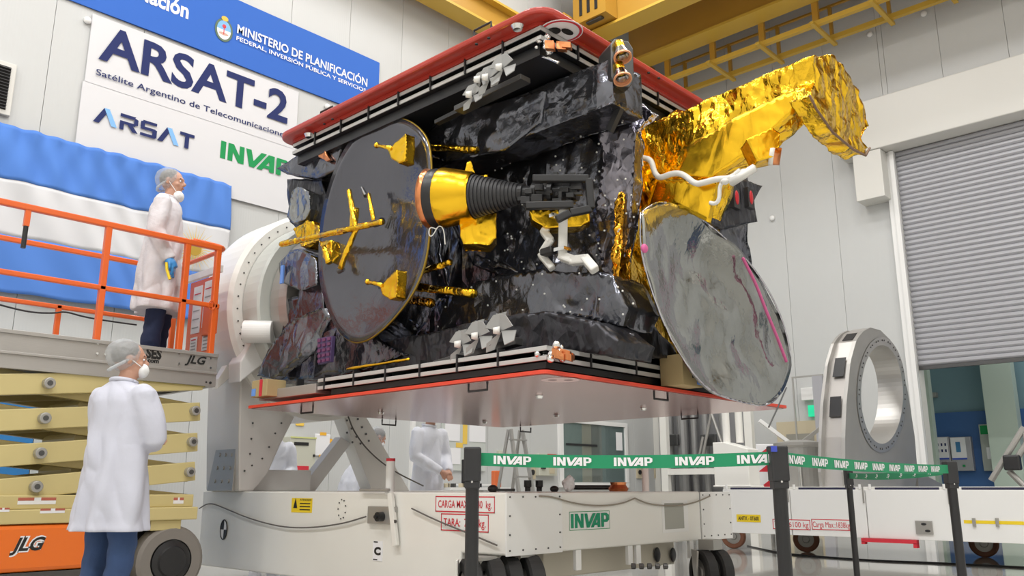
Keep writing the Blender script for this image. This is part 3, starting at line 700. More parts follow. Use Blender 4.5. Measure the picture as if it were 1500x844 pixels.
# things at far left of body
foil_prism('black_wing', [onX(a, b, 4.0) for a, b in ((405, 247), (440, 222), (500, 214), (490, 250), (462, 262), (420, 256))], (.25, 0, 0), blackfoil, .03, 4, .05)
foil_prism('copper_foil_patch', [onX(a, b, 3.96) for a, b in ((464, 217), (473, 214), (478, 226), (484, 234), (478, 236), (466, 230))], (.03, 0, 0), copper, .02, 9, .02)
foil_prism('silver_wrapped_unit', [onX(a, b, 4.0) for a, b in ((426, 278), (436, 272), (452, 280), (454, 305), (446, 322), (428, 328), (420, 318))], (.2, 0, 0), silverfoil if False else mat('dull_silver_foil', (.32, .33, .33), .25, .9, bump=[('foil', 8, .9, .04)]), .03, 7, .03)
foil_prism('black_wrapped_unit', [onX(a, b, 4.1) for a, b in ((420, 262), (470, 262), (482, 300), (470, 350), (440, 340), (424, 325))], (.3, 0, 0), blackfoil2, .03, 5, .04)
foil_prism('gold_wrapped_unit', [onX(a, b, 4.0) for a, b in ((428, 335), (450, 322), (466, 330), (468, 352), (440, 362))], (.2, 0, 0), gold, .04, 9, .025)
foil_prism('gold_wrapped_unit', [onX(a, b, 3.93) for a, b in ((466, 352), (484, 352), (485, 372), (480, 384), (472, 378))], (.1, 0, 0), gold, .03, 9, .025)
foil_prism('grey_wrapped_unit', [onX(a, b, 4.08) for a, b in ((409, 386), (425, 366), (440, 364), (462, 378), (464, 418), (440, 426), (410, 414))], (.3, 0, 0), greyfoil, .02, 6, .04)
MB().box(4.045, 4.06, *sorted((onX(404, 400, 4.0).y, onX(408, 400, 4.0).y)), onX(405, 414, 4.0).z, onX(405, 388, 4.0).z).build('blue_film', blue_tape, sat)
foil_prism('side_blanket', [onX(a, b, 4.15) for a, b in ((440, 418), (470, 418), (475, 455), (440, 500), (430, 470))], (.2, 0, 0), blackfoil, .03, 5, .04)
q = [onX(a, b, 3.96) for a, b in ((465, 496), (487, 492), (484, 530), (466, 534))]; MB().prism(q, (.03, 0, 0)).build('circuit_panel', purple, sat)
mb = MB()
for k in range(5):
    for j in range(3): p = q[0].lerp(q[1], (j + .5) / 3).lerp(q[3].lerp(q[2], (j + .5) / 3), (k + .5) / 5); mb.box(p.x - .012, p.x - .001, p.y - .02, p.y + .02, p.z - .012, p.z + .012)
mb.build('circuit_chips', mat('chip_pink', (.16, .05, .13), .4), sat)
rod((508, 541), (600, 526), .012, m=gold_s, name='yellow_bar', X=3.92)
# tetra fin antennas
def fin(p, s, parent):
    mb = MB(); p = Vector(p)
    for d1, d2 in (((-.3, 1, .25), (0, -.35, 1)), ((-.2, -.9, .1), (0, .35, .9)), ((-.3, .8, -.6), (0, .5, -.9)), ((-.3, -.5, -.8), (0, -1, -.1))):
        a = Vector(d1).normalized() * s; b = Vector(d2).normalized() * s; t = a.cross(b).normalized() * .006
        mb.prism([p, p + a, p + a * .7 + b * .7, p + b], t)
    o = mb.build('fin_cluster', greyplastic, parent); MB().cyl(p + Vector((-.05, .03, .0)), p + Vector((-.02, .0, .0)), .02, .028, 14).build('white_cap', whitetube, o, smooth=True); return o
for px, py, s in ((678, 505, .11), (703, 493, .12), (735, 485, .13)): fin(onX(px, py, 3.9), s, sat)
for px, py, s in ((694, 140, .10), (718, 115, .11), (738, 100, .12), (706, 118, .08)): fin(onX(px, py, 3.80), s * .95, sat)
MB().bar(onX(672, 162, 3.95), onX(770, 115, 3.95), .1, .04).build('fin_bracket', gun, sat, bevel=.004)
MB().bar(onX(640, 535, 4.0), onX(760, 500, 4.0), .08, .05).build('fin_bracket', gun, sat, bevel=.004)
MB().bar(onX(640, 180, 4.05), onX(690, 155, 4.05), .05, .03).build('black_rail', black, sat)
# hinge mechanisms at the panel corners
for px, py, X in ((797, 62, 3.95), (800, 516, 3.88)):
    mb = MB(); p = onX(px, py, X)
    for k in range(16): mb.sphere(p + Vector((random.uniform(-.02, .1), random.uniform(-.1, .1), random.uniform(-.05, .05))), random.uniform(.012, .03), n=8, m=6)
    mb.build('hinge_cluster', chrome, sat, smooth=True, stuff=True)
    mb = MB(); p2 = onX(px + 22, py + 4, X + .03)
    for k in range(5): mb.obox(p2 + Vector((random.uniform(-.05, .05), random.uniform(-.06, .06), random.uniform(-.02, .03))), (.02, .01, 0), (-.01, .03, .01), (0, 0, .02))
    mb.build('copper_harness', copper, sat)
mb = MB(); mb.tube(smooth_path([onX(a, b, 4.0) for a, b in ((776, 86), (782, 80), (800, 84), (818, 92))]), .012, 8); mb.build('harness', chrome, sat, smooth=True)
MB().bar(at(912, 150, 5.3), at(893, 192, 5.4), .035, .05).build('black_strut', black, sat)
# white fastener buttons on the blankets
mb = MB(); rr = random.Random(3)
for k in range(150):
    px = rr.uniform(640, 935); py = rr.uniform(120, 500); lim = 4.60 if not 400 < py else 4.37
    p = onX(px, py, lim - .05); mb.sphere(p, .007, n=6, m=4)
mb.build('fastener_buttons', whitetube, sat, stuff=True)
# more blanket folds: long thin ridges
for (a, b) in (((640, 250), (700, 225)), ((650, 262), (720, 300)), ((600, 470), (660, 500)), ((560, 500), (690, 520)), ((700, 375), (760, 400)), ((640, 340), (655, 420)), ((690, 430), (700, 470)), ((820, 470), (930, 495))):
    pa = onX(*a, 4.45); pb = onX(*b, 4.45); n = 8
    MB().tube([pa.lerp(pb, i / n) + Vector((0, random.uniform(-.02, .02), random.uniform(-.02, .02))) for i in range(n + 1)], [.012 + .02 * math.sin(math.pi * i / n) for i in range(n + 1)], 8).build('blanket_fold', blackfoil, sat, crumple=(.02, 9))
# hanging lace by the horn
mb = MB(); mb.tube(smooth_path([at(a, b, 5.75) for a, b in ((640, 336), (629, 332), (628, 346), (634, 346), (642, 330), (650, 334), (652, 358))], 3), .004, 6); mb.build('white_lace', whitetube, sat, smooth=True)
# silver reflector, right side
def crp(v):
    return v
OUT2 = [(940, 312), (955, 300), (972, 294), (1005, 305), (1053, 337), (1106, 390), (1143, 452), (1162, 520), (1155, 562), (1130, 597), (1080, 588), (1034, 570), (988, 505), (957, 430), (940, 365)]
def mpost(v):
    d = noise.noise(v * 3.1) * .05 + noise.noise(v * 7) * .012
    return v + Vector((0, d, 0))
d2 = dish(OUT2, (1045, 455), lambda a, b: onY(a, b, 3.02 + .0 * a), (0, 1, 0), .10, mylar, 'silver_reflector', rings=26, th=.02, label='wrinkled silver film covered reflector dish', rimm=silverfoil, post=mpost)
mb = MB(); mb.tube(smooth_path([onY(a, b, 2.99) for a, b in ((1088, 378), (1107, 415), (1122, 455), (1136, 488), (1152, 530))]), .012, 8); mb.build('pink_tape', pinktape, d2, smooth=True)
MB().sphere(onY(944, 364, 2.98), .03, .02, .03).build('pink_tag', pinktape, d2)
mb = MB(); mb.tube([onY(1152, 568, 3.0), onY(1138, 600, 3.0), onY(1126, 626, 3.0)], .006, 8); mb.build('hanging_rod', gun, d2)
# cardboard protectors
q = onY(990, 555, 3.30)
cb = MB().box(q.x - .13, q.x + .13, 3.16, 3.345, 1.545, 1.76).build('cardboard_protector', cardboard, sat, bevel=.004, label='brown cardboard corner protector')
MB().box(q.x + .05, q.x + .134, 3.155, 3.159, 1.56, 1.64).build('blue_tape', blue_tape, cb)
MB().box(q.x - .01, q.x, 3.155, 3.159, 1.60, 1.76).build('black_slit', black_p, cb)
q = onX(392, 570, 3.84)
cb = MB().box(3.76, 3.94, q.y - .12, q.y + .12, q.z - .07, q.z + .07).build('cardboard_protector', cardboard, sat, bevel=.004, label='brown cardboard corner protector with red tape')
MB().box(3.755, 3.759, q.y - .05, q.y - .01, q.z - .07, q.z + .07).build('red_tape', red_p, cb); MB().box(3.755, 3.759, q.y + .05, q.y + .11, q.z - .06, q.z).build('blue_tape', blue_tape, cb)
# ================================================================== MAIN DOLLY
AX, BY, DT, DB = 4.20, 4.00, 0.822, 0.42
dol = thing('integration_dolly', (5.2, 6.0, 0), 'large white steel integration dolly carrying the satellite on a tall arm', 'dolly')
yk = BY + .42
MB().prism([(AX, BY, DB), (AX, BY, DT), (AX, 8.1, DT), (AX, 8.1, .13), (AX, yk + .25, .13), (AX, yk, .22), (AX, yk, DB)], (.55, 0, 0)).build('side_beam', paint, dol, bevel=.012)
MB().box(AX + .55, 6.62, BY, BY + 1.0, DB, DT).build('front_beam', paint, dol, bevel=.012)
MB().box(AX + .55, 7.2, 7.3, 8.1, DB, DT).build('rear_beam', paint, dol, bevel=.012)
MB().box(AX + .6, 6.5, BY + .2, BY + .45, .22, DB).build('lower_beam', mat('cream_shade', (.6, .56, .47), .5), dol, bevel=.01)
def plate(name, q, th, m, parent, nrm, bevel=.003):   # q px corners on a plane function
    return MB().prism(q, nrm * th).build(name, m, parent, bevel=bevel)
def pxX(x0, y0, x1, y1, X):     # upright rectangle on plane X
    a = onX(x0, (y0 + y1) / 2, X); b = onX(x1, (y0 + y1) / 2, X); zt = (onX(x0, y0, X).z + onX(x1, y0, X).z) / 2; zb = (onX(x0, y1, X).z + onX(x1, y1, X).z) / 2
    return [Vector((X, a.y, zb)), Vector((X, b.y, zb)), Vector((X, b.y, zt)), Vector((X, a.y, zt))]
def pxY(x0, y0, x1, y1, Y):
    a = onY(x0, (y0 + y1) / 2, Y); b = onY(x1, (y0 + y1) / 2, Y); zt = (onY(x0, y0, Y).z + onY(x1, y0, Y).z) / 2; zb = (onY(x0, y1, Y).z + onY(x1, y1, Y).z) / 2
    return [Vector((a.x, Y, zb)), Vector((b.x, Y, zb)), Vector((b.x, Y, zt)), Vector((a.x, Y, zt))]
def frame_lines(mb, q, t, n):
    c = sum(q, Vector()) / 4
    for i in range(4):
        a, b = q[i], q[(i + 1) % 4]; e = (b - a).normalized(); inn = n.cross(e)
        if (c - a).dot(inn) < 0: inn = -inn
        mb.add([a + n * .001, b + n * .001, b + inn * t + n * .001, a + inn * t + n * .001], [(0, 1, 2, 3)])
def ltr(parent, body, q, m, name, bold=.0, mx=.08, my=.25, shear=0, U=None):
    """lettering fitted in a sign q=[bl,br,tr,tl]"""
    mb = MB(); U = (q[1] - q[0]); V = (q[3] - q[0]); W = U.length; H = V.length; U.normalize(); V.normalize(); n = U.cross(V).normalized()
    put_text(mb, body, q[0] + U * W * mx + V * H * my + n * .002, U, V, W * (1 - 2 * mx), H * (1 - 2 * my), bold)
    if shear: o = q[0] + V * H * my; mb.v = [v + U * ((v - o).dot(V) * shear) for v in mb.v]
    return mb.build(name, m, parent)
NX = Vector((-1, 0, 0)); NY = Vector((0, -1, 0))
# bolted end plates
for (x0, x1, tp) in ((742, 824, 'Y'), (1028, 1072, 'Y')):
    q = pxY(x0, 725, x1, 811 if x0 < 800 else 791, BY - .008)
    pl = MB().prism([Vector((q[0].x, BY - .008, DB - .005)), Vector((q[1].x, BY - .008, DB - .005)), Vector((q[1].x, BY - .008, DT - .004)), Vector((q[0].x, BY - .008, DT - .004))], (0, .012, 0)).build('bolted_plate', paint2, dol, bevel=.002)
    xs = [q[0].x + .03 + (q[1].x - q[0].x - .06) * i / 4 for i in range(5)]; zs = [DB + .03, DB + .13, DB + .25, DT - .03]
    for X in xs:
        for z in (zs[0], zs[-1]): MB().cyl((X, BY - .008, z), (X, BY - .014, z), .006, n=8).build('bolt', gun, pl)
    for z in zs[1:3]:
        for X in (xs[0], xs[-1]): MB().cyl((X, BY - .008, z), (X, BY - .014, z), .006, n=8).build('bolt', gun, pl)
# signs
q = pxX(638, 727, 725, 751, AX - .003); s1 = plate('load_sign', q, .003, paint2, dol, -NX, 0)
mb = MB(); frame_lines(mb, q, .008, NX); mb.build('red_border', red_p, s1); ltr(s1, 'CARGA MAX:  1840  kg.', q, red_p, 'red_lettering', .01, .05, .28)
q = pxX(646, 753, 716, 779, AX - .003); s1 = plate('tare_sign', q, .003, paint2, dol, -NX, 0)
mb = MB(); frame_lines(mb, q, .008, NX); mb.build('red_border', red_p, s1); ltr(s1, 'TARA:  7808 kg.', q, red_p, 'red_lettering', .01, .06, .28)
q = pxY(834, 749, 893, 776, BY - .004); s1 = plate('maker_plate', q, .004, paint2, dol, -NY, 0)
mb = MB(); frame_lines(mb, q, .004, NY); mb.build('green_border', green_p, s1)
mb = MB(); put_invap(mb, q[0] + XU * .015 + ZU * .015 + NY * .002, XU, ZU, (q[1] - q[0]).length - .03, (q[3] - q[0]).length - .03); mb.build('green_lettering', mat('logo_green', (.0, .27, .13), .5), s1)
q = pxX(427, 730, 457, 751, AX - .003); s1 = plate('static_warning_sign', q, .003, yellow_p, dol, -NX, 0)
ltr(s1, 'ATENCION', [q[0].lerp(q[1], .38) + ZU * .09, q[1] + ZU * .09, q[2] - ZU * .0, q[3].lerp(q[2], .38)], black_p, 'black_lettering', .01, .06, .2)
for k in range(3):
    a = q[0].lerp(q[1], .42) + ZU * (.02 + .025 * k) + NX * .002; b = q[0].lerp(q[1], .92) + ZU * (.02 + .025 * k) + NX * .002
    MB().add([a, b, b + ZU * .008, a + ZU * .008], [(0, 1, 2, 3)]).build('text_line', black_p, s1)
a = q[0].lerp(q[1], .2) + ZU * .075 + NX * .002; MB().add([a + YU * .03 - ZU * .04, a - YU * .03 - ZU * .04, a + ZU * .045], [(0, 1, 2)]).build('warning_triangle', black_p, s1)
c0 = onX(328, 776, AX - .003)
mb = MB()
for k in range(4):
    pts = [c0] + [c0 + Vector((0, -math.cos(R(90 * k + 90 * i / 8)) * .058, math.sin(R(90 * k + 90 * i / 8)) * .085)) for i in range(9)]
    o = MB().prism(pts, (-.002, 0, 0)).build('target_quadrant', black_p if k % 2 else white_p, dol)
ring = [c0 + Vector((-.003, -math.cos(t) * .06, math.sin(t) * .088)) for t in [2 * math.pi * i / 32 for i in range(33)]]
MB().tube(ring, .005, 6).build('target_ring', black_p, dol)
q = pxX(546, 793, 560, 822, AX - .003); s1 = plate('tilt_label', q, .003, white_p, dol, -NX, 0)
ltr(s1, 'C', [q[0] + ZU * .04, q[1] + ZU * .04, q[2] - ZU * .04, q[3] - ZU * .04], black_p, 'black_lettering', .06, .15, .1)
for f in (.04, .93): a = q[0].lerp(q[3], f) + NX * .002; MB().add([a - YU * .01, a - YU * .06, a - YU * .06 + ZU * .008, a - YU * .01 + ZU * .008], [(0, 1, 2, 3)]).build('text_line', black_p, s1)
q = pxY(974, 737, 1002, 775, BY - .004); s1 = plate('grey_hatch', q, .004, mat('hatch_grey', (.38, .38, .34), .4), dol, -NY, .002)
q = pxY(970, 733, 1008, 780, BY - .002); plate('hatch_frame', q, .002, paint2, dol, -NY, .001)
# oval bolt ring on beam, small latches
cc = onX(501, 746, AX - .002)
for k in range(9): a = 2 * math.pi * k / 9; p = cc + Vector((0, math.cos(a) * .05, math.sin(a) * .075)); MB().cyl(p, p + NX * .005, .006, n=8).build('bolt', gun, dol)
# front recess with screw jack
q = pxX(538, 742, 578, 768, AX - .03); plate('jack_bracket', q, .03, steel, dol, -NX, .004)
p = onX(560, 757, AX - .03); MB().cyl(p, p + NX * .05, .035, n=18).cyl(p, p + NX * .075, .012, n=10).build('jack_knob', black, dol)
p = onX(571, 718, AX + .02); zt = onX(571, 672, AX + .02).z
j = MB().cyl((AX + .02, p.y, DT - .02), (AX + .02, p.y, zt - .02), .034, n=20).build('jack_post', paint2, dol); MB().cyl((AX + .02, p.y, zt - .02), (AX + .02, p.y, zt + .002), .035, n=20).build('red_cap', red_p, j)
a = onX(528, 718, AX - .03); b = onX(570, 718, AX - .03); MB().cyl((AX - .03, a.y, a.z), (AX - .03, b.y, b.z), .012, n=12).build('jack_bar', steel, dol)
MB().bar(onX(572, 722, AX - .03), onX(580, 800, AX - .03), .05, .03, up=XU).build('jack_lever', paint, dol, bevel=.004)
for py in (764, 789): p = onX(580, py, AX - .032); MB().cyl(p, p + NX * .012, .012, n=10).build('bolt', gun, dol)
def cable(pts, r, m, parent, name='cable'):
    return MB().tube(smooth_path(pts, 3), r, 8).build(name, m, parent, smooth=True)
cable([onX(a, b, AX - .02) for a, b in ((292, 745), (307, 736), (330, 745), (365, 760), (410, 772), (450, 774), (500, 768), (536, 757))], .006, mat('cable_grey', (.12, .11, .1), .5), dol)
cable([onX(a, b, AX - .02) for a, b in ((603, 745), (640, 763), (690, 783), (728, 799))], .006, MATS['cable_grey'], dol)
cable([onY(a, b, BY - .02) for a, b in ((790, 727), (810, 728), (840, 738), (880, 742), (912, 738), (930, 730))], .006, mat('cable_tan', (.30, .27, .22), .5), dol)
cable([onY(a, b, BY - .02) for a, b in ((930, 730), (950, 739), (985, 742), (1015, 738), (1040, 727))], .006, MATS['cable_tan'], dol)
# hanging lugs below front beam
for px in (846, 922, 934, 1012):
    p = onY(px, 800, BY + .02); MB().box(p.x - .03, p.x + .03, BY + .01, BY + .04, DB - .14, DB).build('lug', paint2, dol, bevel=.004)
# castor wheels
def wheel(c, ax, r, wd, tyre, hub, parent, name='castor_wheel'):
    c = Vector(c); ax = Vector(ax).normalized()
    o = MB().lathe(c - ax * wd / 2, ax, [(0, r * .62), (0, r * .9), (wd * .12, r), (wd * .88, r), (wd, r * .9), (wd, r * .62)], 36).build(name, tyre, parent, smooth=False)
    MB().lathe(c - ax * wd * .45, ax, [(0, .001), (0, r * .25), (wd * .1, r * .3), (wd * .1, r * .62), (wd * .8, r * .62), (wd * .8, r * .3), (wd * .9, r * .25), (wd * .9, .001)], 30).build('hub', hub, o)
    return o
axr = (RT + FW * .28).normalized()
for px, d in ((705, 5.75), (762, 6.0)):
    c0 = at(px, 830, d); c0.z = .205
    for k in (-1, 1): wheel(c0 + axr * .075 * k, axr, .205, .11, rubber, steel, dol)
    MB().box(c0.x - .07, c0.x + .07, c0.y - .07, c0.y + .07, .40, DB).build('castor_mount', steel, dol)
    MB().prism([c0 + ZU * .2 - axr * .15 + FW * .06, c0 + ZU * .2 - axr * .15 - FW * .1, c0 - axr * .15 - FW * .04, c0 - axr * .15 + FW * .04], axr * -.012).build('castor_fork', paint, dol)
for px, d in ((1042, 7.3),):
    c0 = at(px, 830, d); c0.z = .18
    for k in (-1, 1): wheel(c0 + axr * .07 * k, axr, .18, .10, rubber, steel, dol)
    MB().box(c0.x - .07, c0.x + .07, c0.y - .07, c0.y + .07, .36, DB + .02).build('castor_mount', steel, dol)
    MB().prism([c0 + ZU * .18 - axr * .14 + FW * .1, c0 + ZU * .18 - axr * .14 - FW * .14, c0 - axr * .14 - FW * .05 - ZU * .06, c0 - axr * .14 + FW * .03 - ZU * .06], axr * -.015).build('castor_fork', alu, dol)
mb = MB(); p = at(925, 835, 6.7); p.z = .28
for k in range(5): MB().lathe(p + RT * .06 * k + ZU * .0, RT, [(0, .012), (.0, .022), (.03, .022), (.035, .012)], 8).build('linkage_knob', gun, dol)
for px in (963, 986):
    p = onY(px, 813, BY + .18); MB().sphere(p, .045, .01, .06).build('oval_cutout', black, dol, smooth=True)
# arm column and rotating disc
q = [onY(a, b, 7.33) for a, b in ((350, 718), (350, 640), (352, 560), (347, 470), (430, 440), (480, 500), (455, 560), (430, 615), (412, 650), (392, 695), (372, 714))]
for v in q:
    if v.z < DT + .06: v.z = DT
MB().prism(q, (0, .62, 0)).build('column', mat('column_grey_white', (.70, .68, .66), .38, .1, var=.05), dol, bevel=.015)
mb = MB()
for px, py in ((372, 597), (370, 620), (368, 643), (366, 665), (369, 682), (384, 672), (394, 655), (403, 635), (412, 620), (431, 608), (358, 690)): p = onY(px, py, 7.325); MB().cyl(p, p + NY * .006, .009, n=8).build('bolt', gun, dol)
q = [onX(a, b, q[0].x - .03) for a, b in ((303, 719), (318, 650), (346, 650), (340, 719))]
pl = MB().prism(q, (.03, 0, 0)).build('foot_plate', steel, dol, bevel=.003)
for i in range(3):
    for j in range(3): p = q[0].lerp(q[3], .25 + .28 * i).lerp(q[1].lerp(q[2], .25 + .28 * i), .2 + .28 * j); MB().cyl(p, p + NX * .01, .018, n=10).build('bolt', steel, pl)
DC = Vector((4.92, 0, 2.56))
dr = MB().lathe((DC.x, 7.25, DC.z), YU, [(0, .5), (0, 1.02), (.03, 1.06), (.52, 1.06), (.55, 1.02), (.55, .2)], 72).build('rotation_drum', paint, dol, smooth=False)
MB().lathe((DC.x, 6.97, DC.z), YU, [(0, .5), (0, .90), (.02, .92), (.27, .92)], 72).build('rotation_disc', mat('disc_grey', (.55, .57, .54), .35), dol)
MB().lathe((DC.x, 6.72, DC.z), YU, [(0, .3), (0, .78), (.1, .8), (.24, .8), (.24, .3)], 64).build('adapter_ring', alu, dol)
MB().cyl((DC.x, 6.36, DC.z), (DC.x, 6.73, DC.z), .62, n=48).build('adapter_cone', gun, dol)
for k in range(26):
    a = R(100 + 7 * k); p = Vector((DC.x + math.cos(a) * .97, 7.248, DC.z + math.sin(a) * .97)); MB().cyl(p, p + NY * .006, .008, n=6).build('bolt', gun, dol)
# hinge pin and bracket on the drum's front
c0 = onY(357, 486, 7.1); c1 = c0 + (RT * .26 + FW * .02)
hb = MB().cyl(c0, c1, .105, n=32).build('hinge_pin', paint2, dol, bevel=.006)
fa = (c0 - c1).normalized()
for k in range(7): a = 2 * math.pi * k / 7; u_ = fa.cross(ZU).normalized(); p = c0 + u_ * math.cos(a) * .07 + ZU * math.sin(a) * .07; MB().cyl(p, p + fa * .01, .014, n=8).build('bolt', gun, hb)
q = [onY(a, b, 7.14) for a, b in ((364, 456), (384, 458), (404, 480), (402, 500), (392, 528), (352, 560), (352, 530), (368, 505))]
MB().prism(q, (0, .22, 0)).build('hinge_bracket', paint2, dol, bevel=.012)
q = [onY(a, b, 7.5) for a, b in ((352, 505), (320, 555), (318, 570), (352, 540))]; MB().prism(q, (0, .1, 0)).build('gusset', paint, dol, bevel=.004)
# rear strut frame
q = [onY(a, b, 7.55) for a, b in ((498, 596), (528, 596), (600, 718), (545, 718), (520, 655))]
for v in (q[2], q[3]): v.z = DT
st = MB().prism(q, (0, .2, 0)).build('rear_strut', paint, dol, bevel=.006)
for (a, b) in ((508, 616), (524, 614), (515, 628), (530, 626), (508, 634), (522, 640), (536, 636), (516, 648), (528, 650), (540, 646)):
    p = onY(a, b, 7.545); MB().cyl(p, p + NY * .006, .012, n=8).build('bolt', gun, st)
q = [onY(a, b, 7.6) for a, b in ((500, 640), (514, 650), (462, 718), (438, 718))]
for v in q[2:]: v.z = DT
MB().prism(q, (0, .12, 0)).build('diagonal_brace', paint2, dol, bevel=.006)
cable([onY(a, b, 7.5) for a, b in ((510, 610), (518, 632), (540, 662), (575, 690), (620, 712))], .008, MATS['cable_grey'], dol)
MB().box(4.3, 5.0, 7.45, 8.05, DT, DT + .2).build('pedestal_block', paint2, dol, bevel=.01)
# clutter on the dolly's top
def small(name, px, d, label, cat, build, group=None, zb=DT + .003):
    p = at(px, 718, d); p.z = zb; o = build(p); return tag(o, label, cat, group)
small('plastic_bag', 833, 6.6, 'crumpled translucent white bag on dolly left of long black roll', 'bag', lambda p: MB().sphere(p + ZU * .055, .055, .05, .065, 18, 12).build('plastic_bag', white_p, refine=.02, crumple=(.05, 18)))
small('cable_reel', 906, 6.9, 'small bronze coloured connector ring lying on dolly beam', 'connector', lambda p: MB().lathe(p, ZU, [(0, .02), (0, .07), (.02, .08), (.05, .06), (.07, .065), (.07, .02)], 20).build('cable_reel', copper))
small('pipe_post', 946, 6.9, 'short pale pink upright tube on the dolly right of the bronze ring', 'tube', lambda p: MB().cyl(p, p + ZU * .2, .027, n=18).build('pipe_post', mat('pinkish', (.72, .62, .6), .5)))
small('black_roll', 870, 7.0, 'long black roll lying on a pale tray on the dolly', 'roll', lambda p: MB().cyl(p - RT * .17 + ZU * .03, p + RT * .16 + ZU * .03, .018, n=12).build('black_roll', black))
for k, (px, d, dsc) in enumerate(((773, 6.9, 'left of the other'), (790, 6.95, 'right of the other'))):
    small('black_cup', px, d, 'small black cylindrical cap standing on the dolly, ' + dsc, 'cap', lambda p: MB().lathe(p, ZU, [(0, .001), (0, .022), (.03, .022), (.035, .03), (.085, .03), (.085, .001)], 16).build('black_cup', black))
small('black_lever', 722, 6.3, 'black rounded clamp lever lying on dolly beside nearest barrier post', 'clamp', lambda p: MB().sphere(p + ZU * .02, .045, .03, .028, 14, 8).bar(p + ZU * .012, p + RT * .16 + ZU * .012, .03, .018).build('black_lever', black))
small('black_foot_pad', 812, 6.9, 'black domed rubber pad on the dolly just left of the white bag', 'pad', lambda p: MB().sphere(p + ZU * .018, .035, .035, .026, 14, 8).build('black_foot_pad', black, smooth=True))
# ================================================================== SCISSOR LIFT
LY0, LY1, LXR, LXL = 6.90, 8.0, 3.62, 0.9
lift = thing('scissor_lift', (2.2, 7.45, 0), 'orange and cream scissor lift with raised railed platform', 'lift')
dzt = 1.985; dzb = 1.70
MB().box(LXL, LXR, LY0 + .012, LY0 + .06, dzb, dzt).build('platform_side', alu, lift, bevel=.004)
MB().box(LXL, LXR, LY0 - .004, LY0 + .012, dzt - .03, dzt).box(LXL, LXR, LY0 - .004, LY0 + .012, dzb + .105, dzb + .125).build('side_lip', alu, lift, bevel=.003)
MB().box(LXL, LXR, LY1 - .05, LY1, dzb, dzt).build('platform_side', alu, lift)
MB().box(LXR - .05, LXR, LY0 + .06, LY1 - .05, dzb, dzt).build('platform_end', alu, lift)
MB().box(LXL, LXR - .05, LY0 + .06, LY1 - .05, dzb + .08, dzb + .11).build('deck', alu, lift)
for a, b in ((143, 503), (155, 503), (142, 518), (154, 519), (262, 518), (262, 533), (308, 525), (308, 539)):
    p = onY(a, b, LY0 + .01); MB().cyl(p, p + NY * .008, .010, n=10).build('rivet', chrome, lift)
for a, b in ((302, 560), (308, 561)): p = onY(a, b, LY0 + .01); MB().cyl(p, p + NY * .004, .012 if a > 305 else .008, n=10).build('side_hole', black, lift)
RZT = onY(100, 315, LY0).z
RZM = onY(100, 412.5, LY0).z
def railn(y, z, x0, x1, r=.024): MB().bar((x0, y, z), (x1, y, z), r * 2, r * 2).build('rail', orange, lift, bevel=.008)
railn(LY0 + .03, RZT, LXL, LXR - .04); railn(LY0 + .03, RZM, LXL, LXR - .02, .02)
railn(LY1 - .03, RZT, LXL, LXR - .04, .022); railn(LY1 - .03, RZM, LXL, LXR - .04, .02)
MB().tube(smooth_path([Vector((LXR - .3, LY0 + .03, RZT + .025)), Vector((LXR - .01, LY0 + .03, RZT + .02)), Vector((LXR, LY0 + .1, RZT)), Vector((LXR, LY1 - .1, RZT)), Vector((LXR - .1, LY1 - .03, RZT))]), .02, 10).build('end_rail', orange, lift, smooth=True)
for px in (150, 270, 316):
    p = onY(px, 420, LY0 + .03); MB().box(p.x - .024, p.x + .024, LY0 + .01, LY0 + .06, dzt - .02, RZT).build('post', orange, lift, bevel=.006)
p = onY(41, 310, LY0 + .03); MB().box(p.x - .02, p.x + .02, LY0 + .012, LY0 + .05, RZT - .15, RZT).build('post_stub', orange, lift, bevel=.004)
MB().cyl((p.x, LY0 + .03, RZT - .32), (p.x, LY0 + .03, RZT - .15), .018, n=12).build('black_grip', black, lift)
for px in (90,):
    p = onY(px, 420, LY1 - .03); MB().box(p.x - .022, p.x + .022, LY1 - .05, LY1 - .01, dzt - .25, RZM + .02).build('post', orange, lift, bevel=.006)
p = onY(258, 420, LY1 - .03); MB().box(p.x - .024, p.x + .024, LY1 - .05, LY1 - .01, dzt, RZT).build('post', orange, lift, bevel=.006)
MB().box(LXL, LXR, LY1 - .045, LY1 - .015, RZM - .42, RZM - .375).build('toe_rail', orange, lift)
cable([onY(a, b, LY1 - .08) for a, b in ((-20, 440), (0, 447), (45, 458), (80, 459), (95, 456), (125, 465), (170, 472), (200, 476))], .008, black, lift)
# end gate with instruction placards
g = MB().box(LXR - .02, LXR, LY0 + .1, LY1 - .5, dzt + .02, RZT - .22).build('end_gate', orange, lift, bevel=.004)
for (f0, f1, h0, h1) in ((.12, .42, .35, .95), (.5, .82, .3, .92), (.55, .8, .02, .25), (.1, .35, .05, .3)):
    ya = LY0 + .1 + (LY1 - .6 - LY0) * f0; yb = LY0 + .1 + (LY1 - .6 - LY0) * f1; za = dzt + .02 + (RZT - .24 - dzt) * h0; zb = dzt + .02 + (RZT - .24 - dzt) * h1
    o = MB().box(LXR - .026, LXR - .0205, ya, yb, za, zb).build('placard', paper, g)
    for k in range(5): z = za + (zb - za) * (k + .6) / 5.6; MB().box(LXR - .028, LXR - .0262, ya + .02, yb - .02, z, z + .01).build('text_line', red_p if k == 4 else mat('print_grey', (.35, .35, .35), .6), o)
MB().box(LXR - .03, LXR + .01, LY0 + .06, LY1 - .3, RZT - .20, RZT - .14).build('white_strip', paint2, lift)
MB().box(LXR - .06, LXR - .02, LY0 + .02, LY0 + .24, dzt + .18, dzt + .45).build('control_box', orange, lift, bevel=.01)
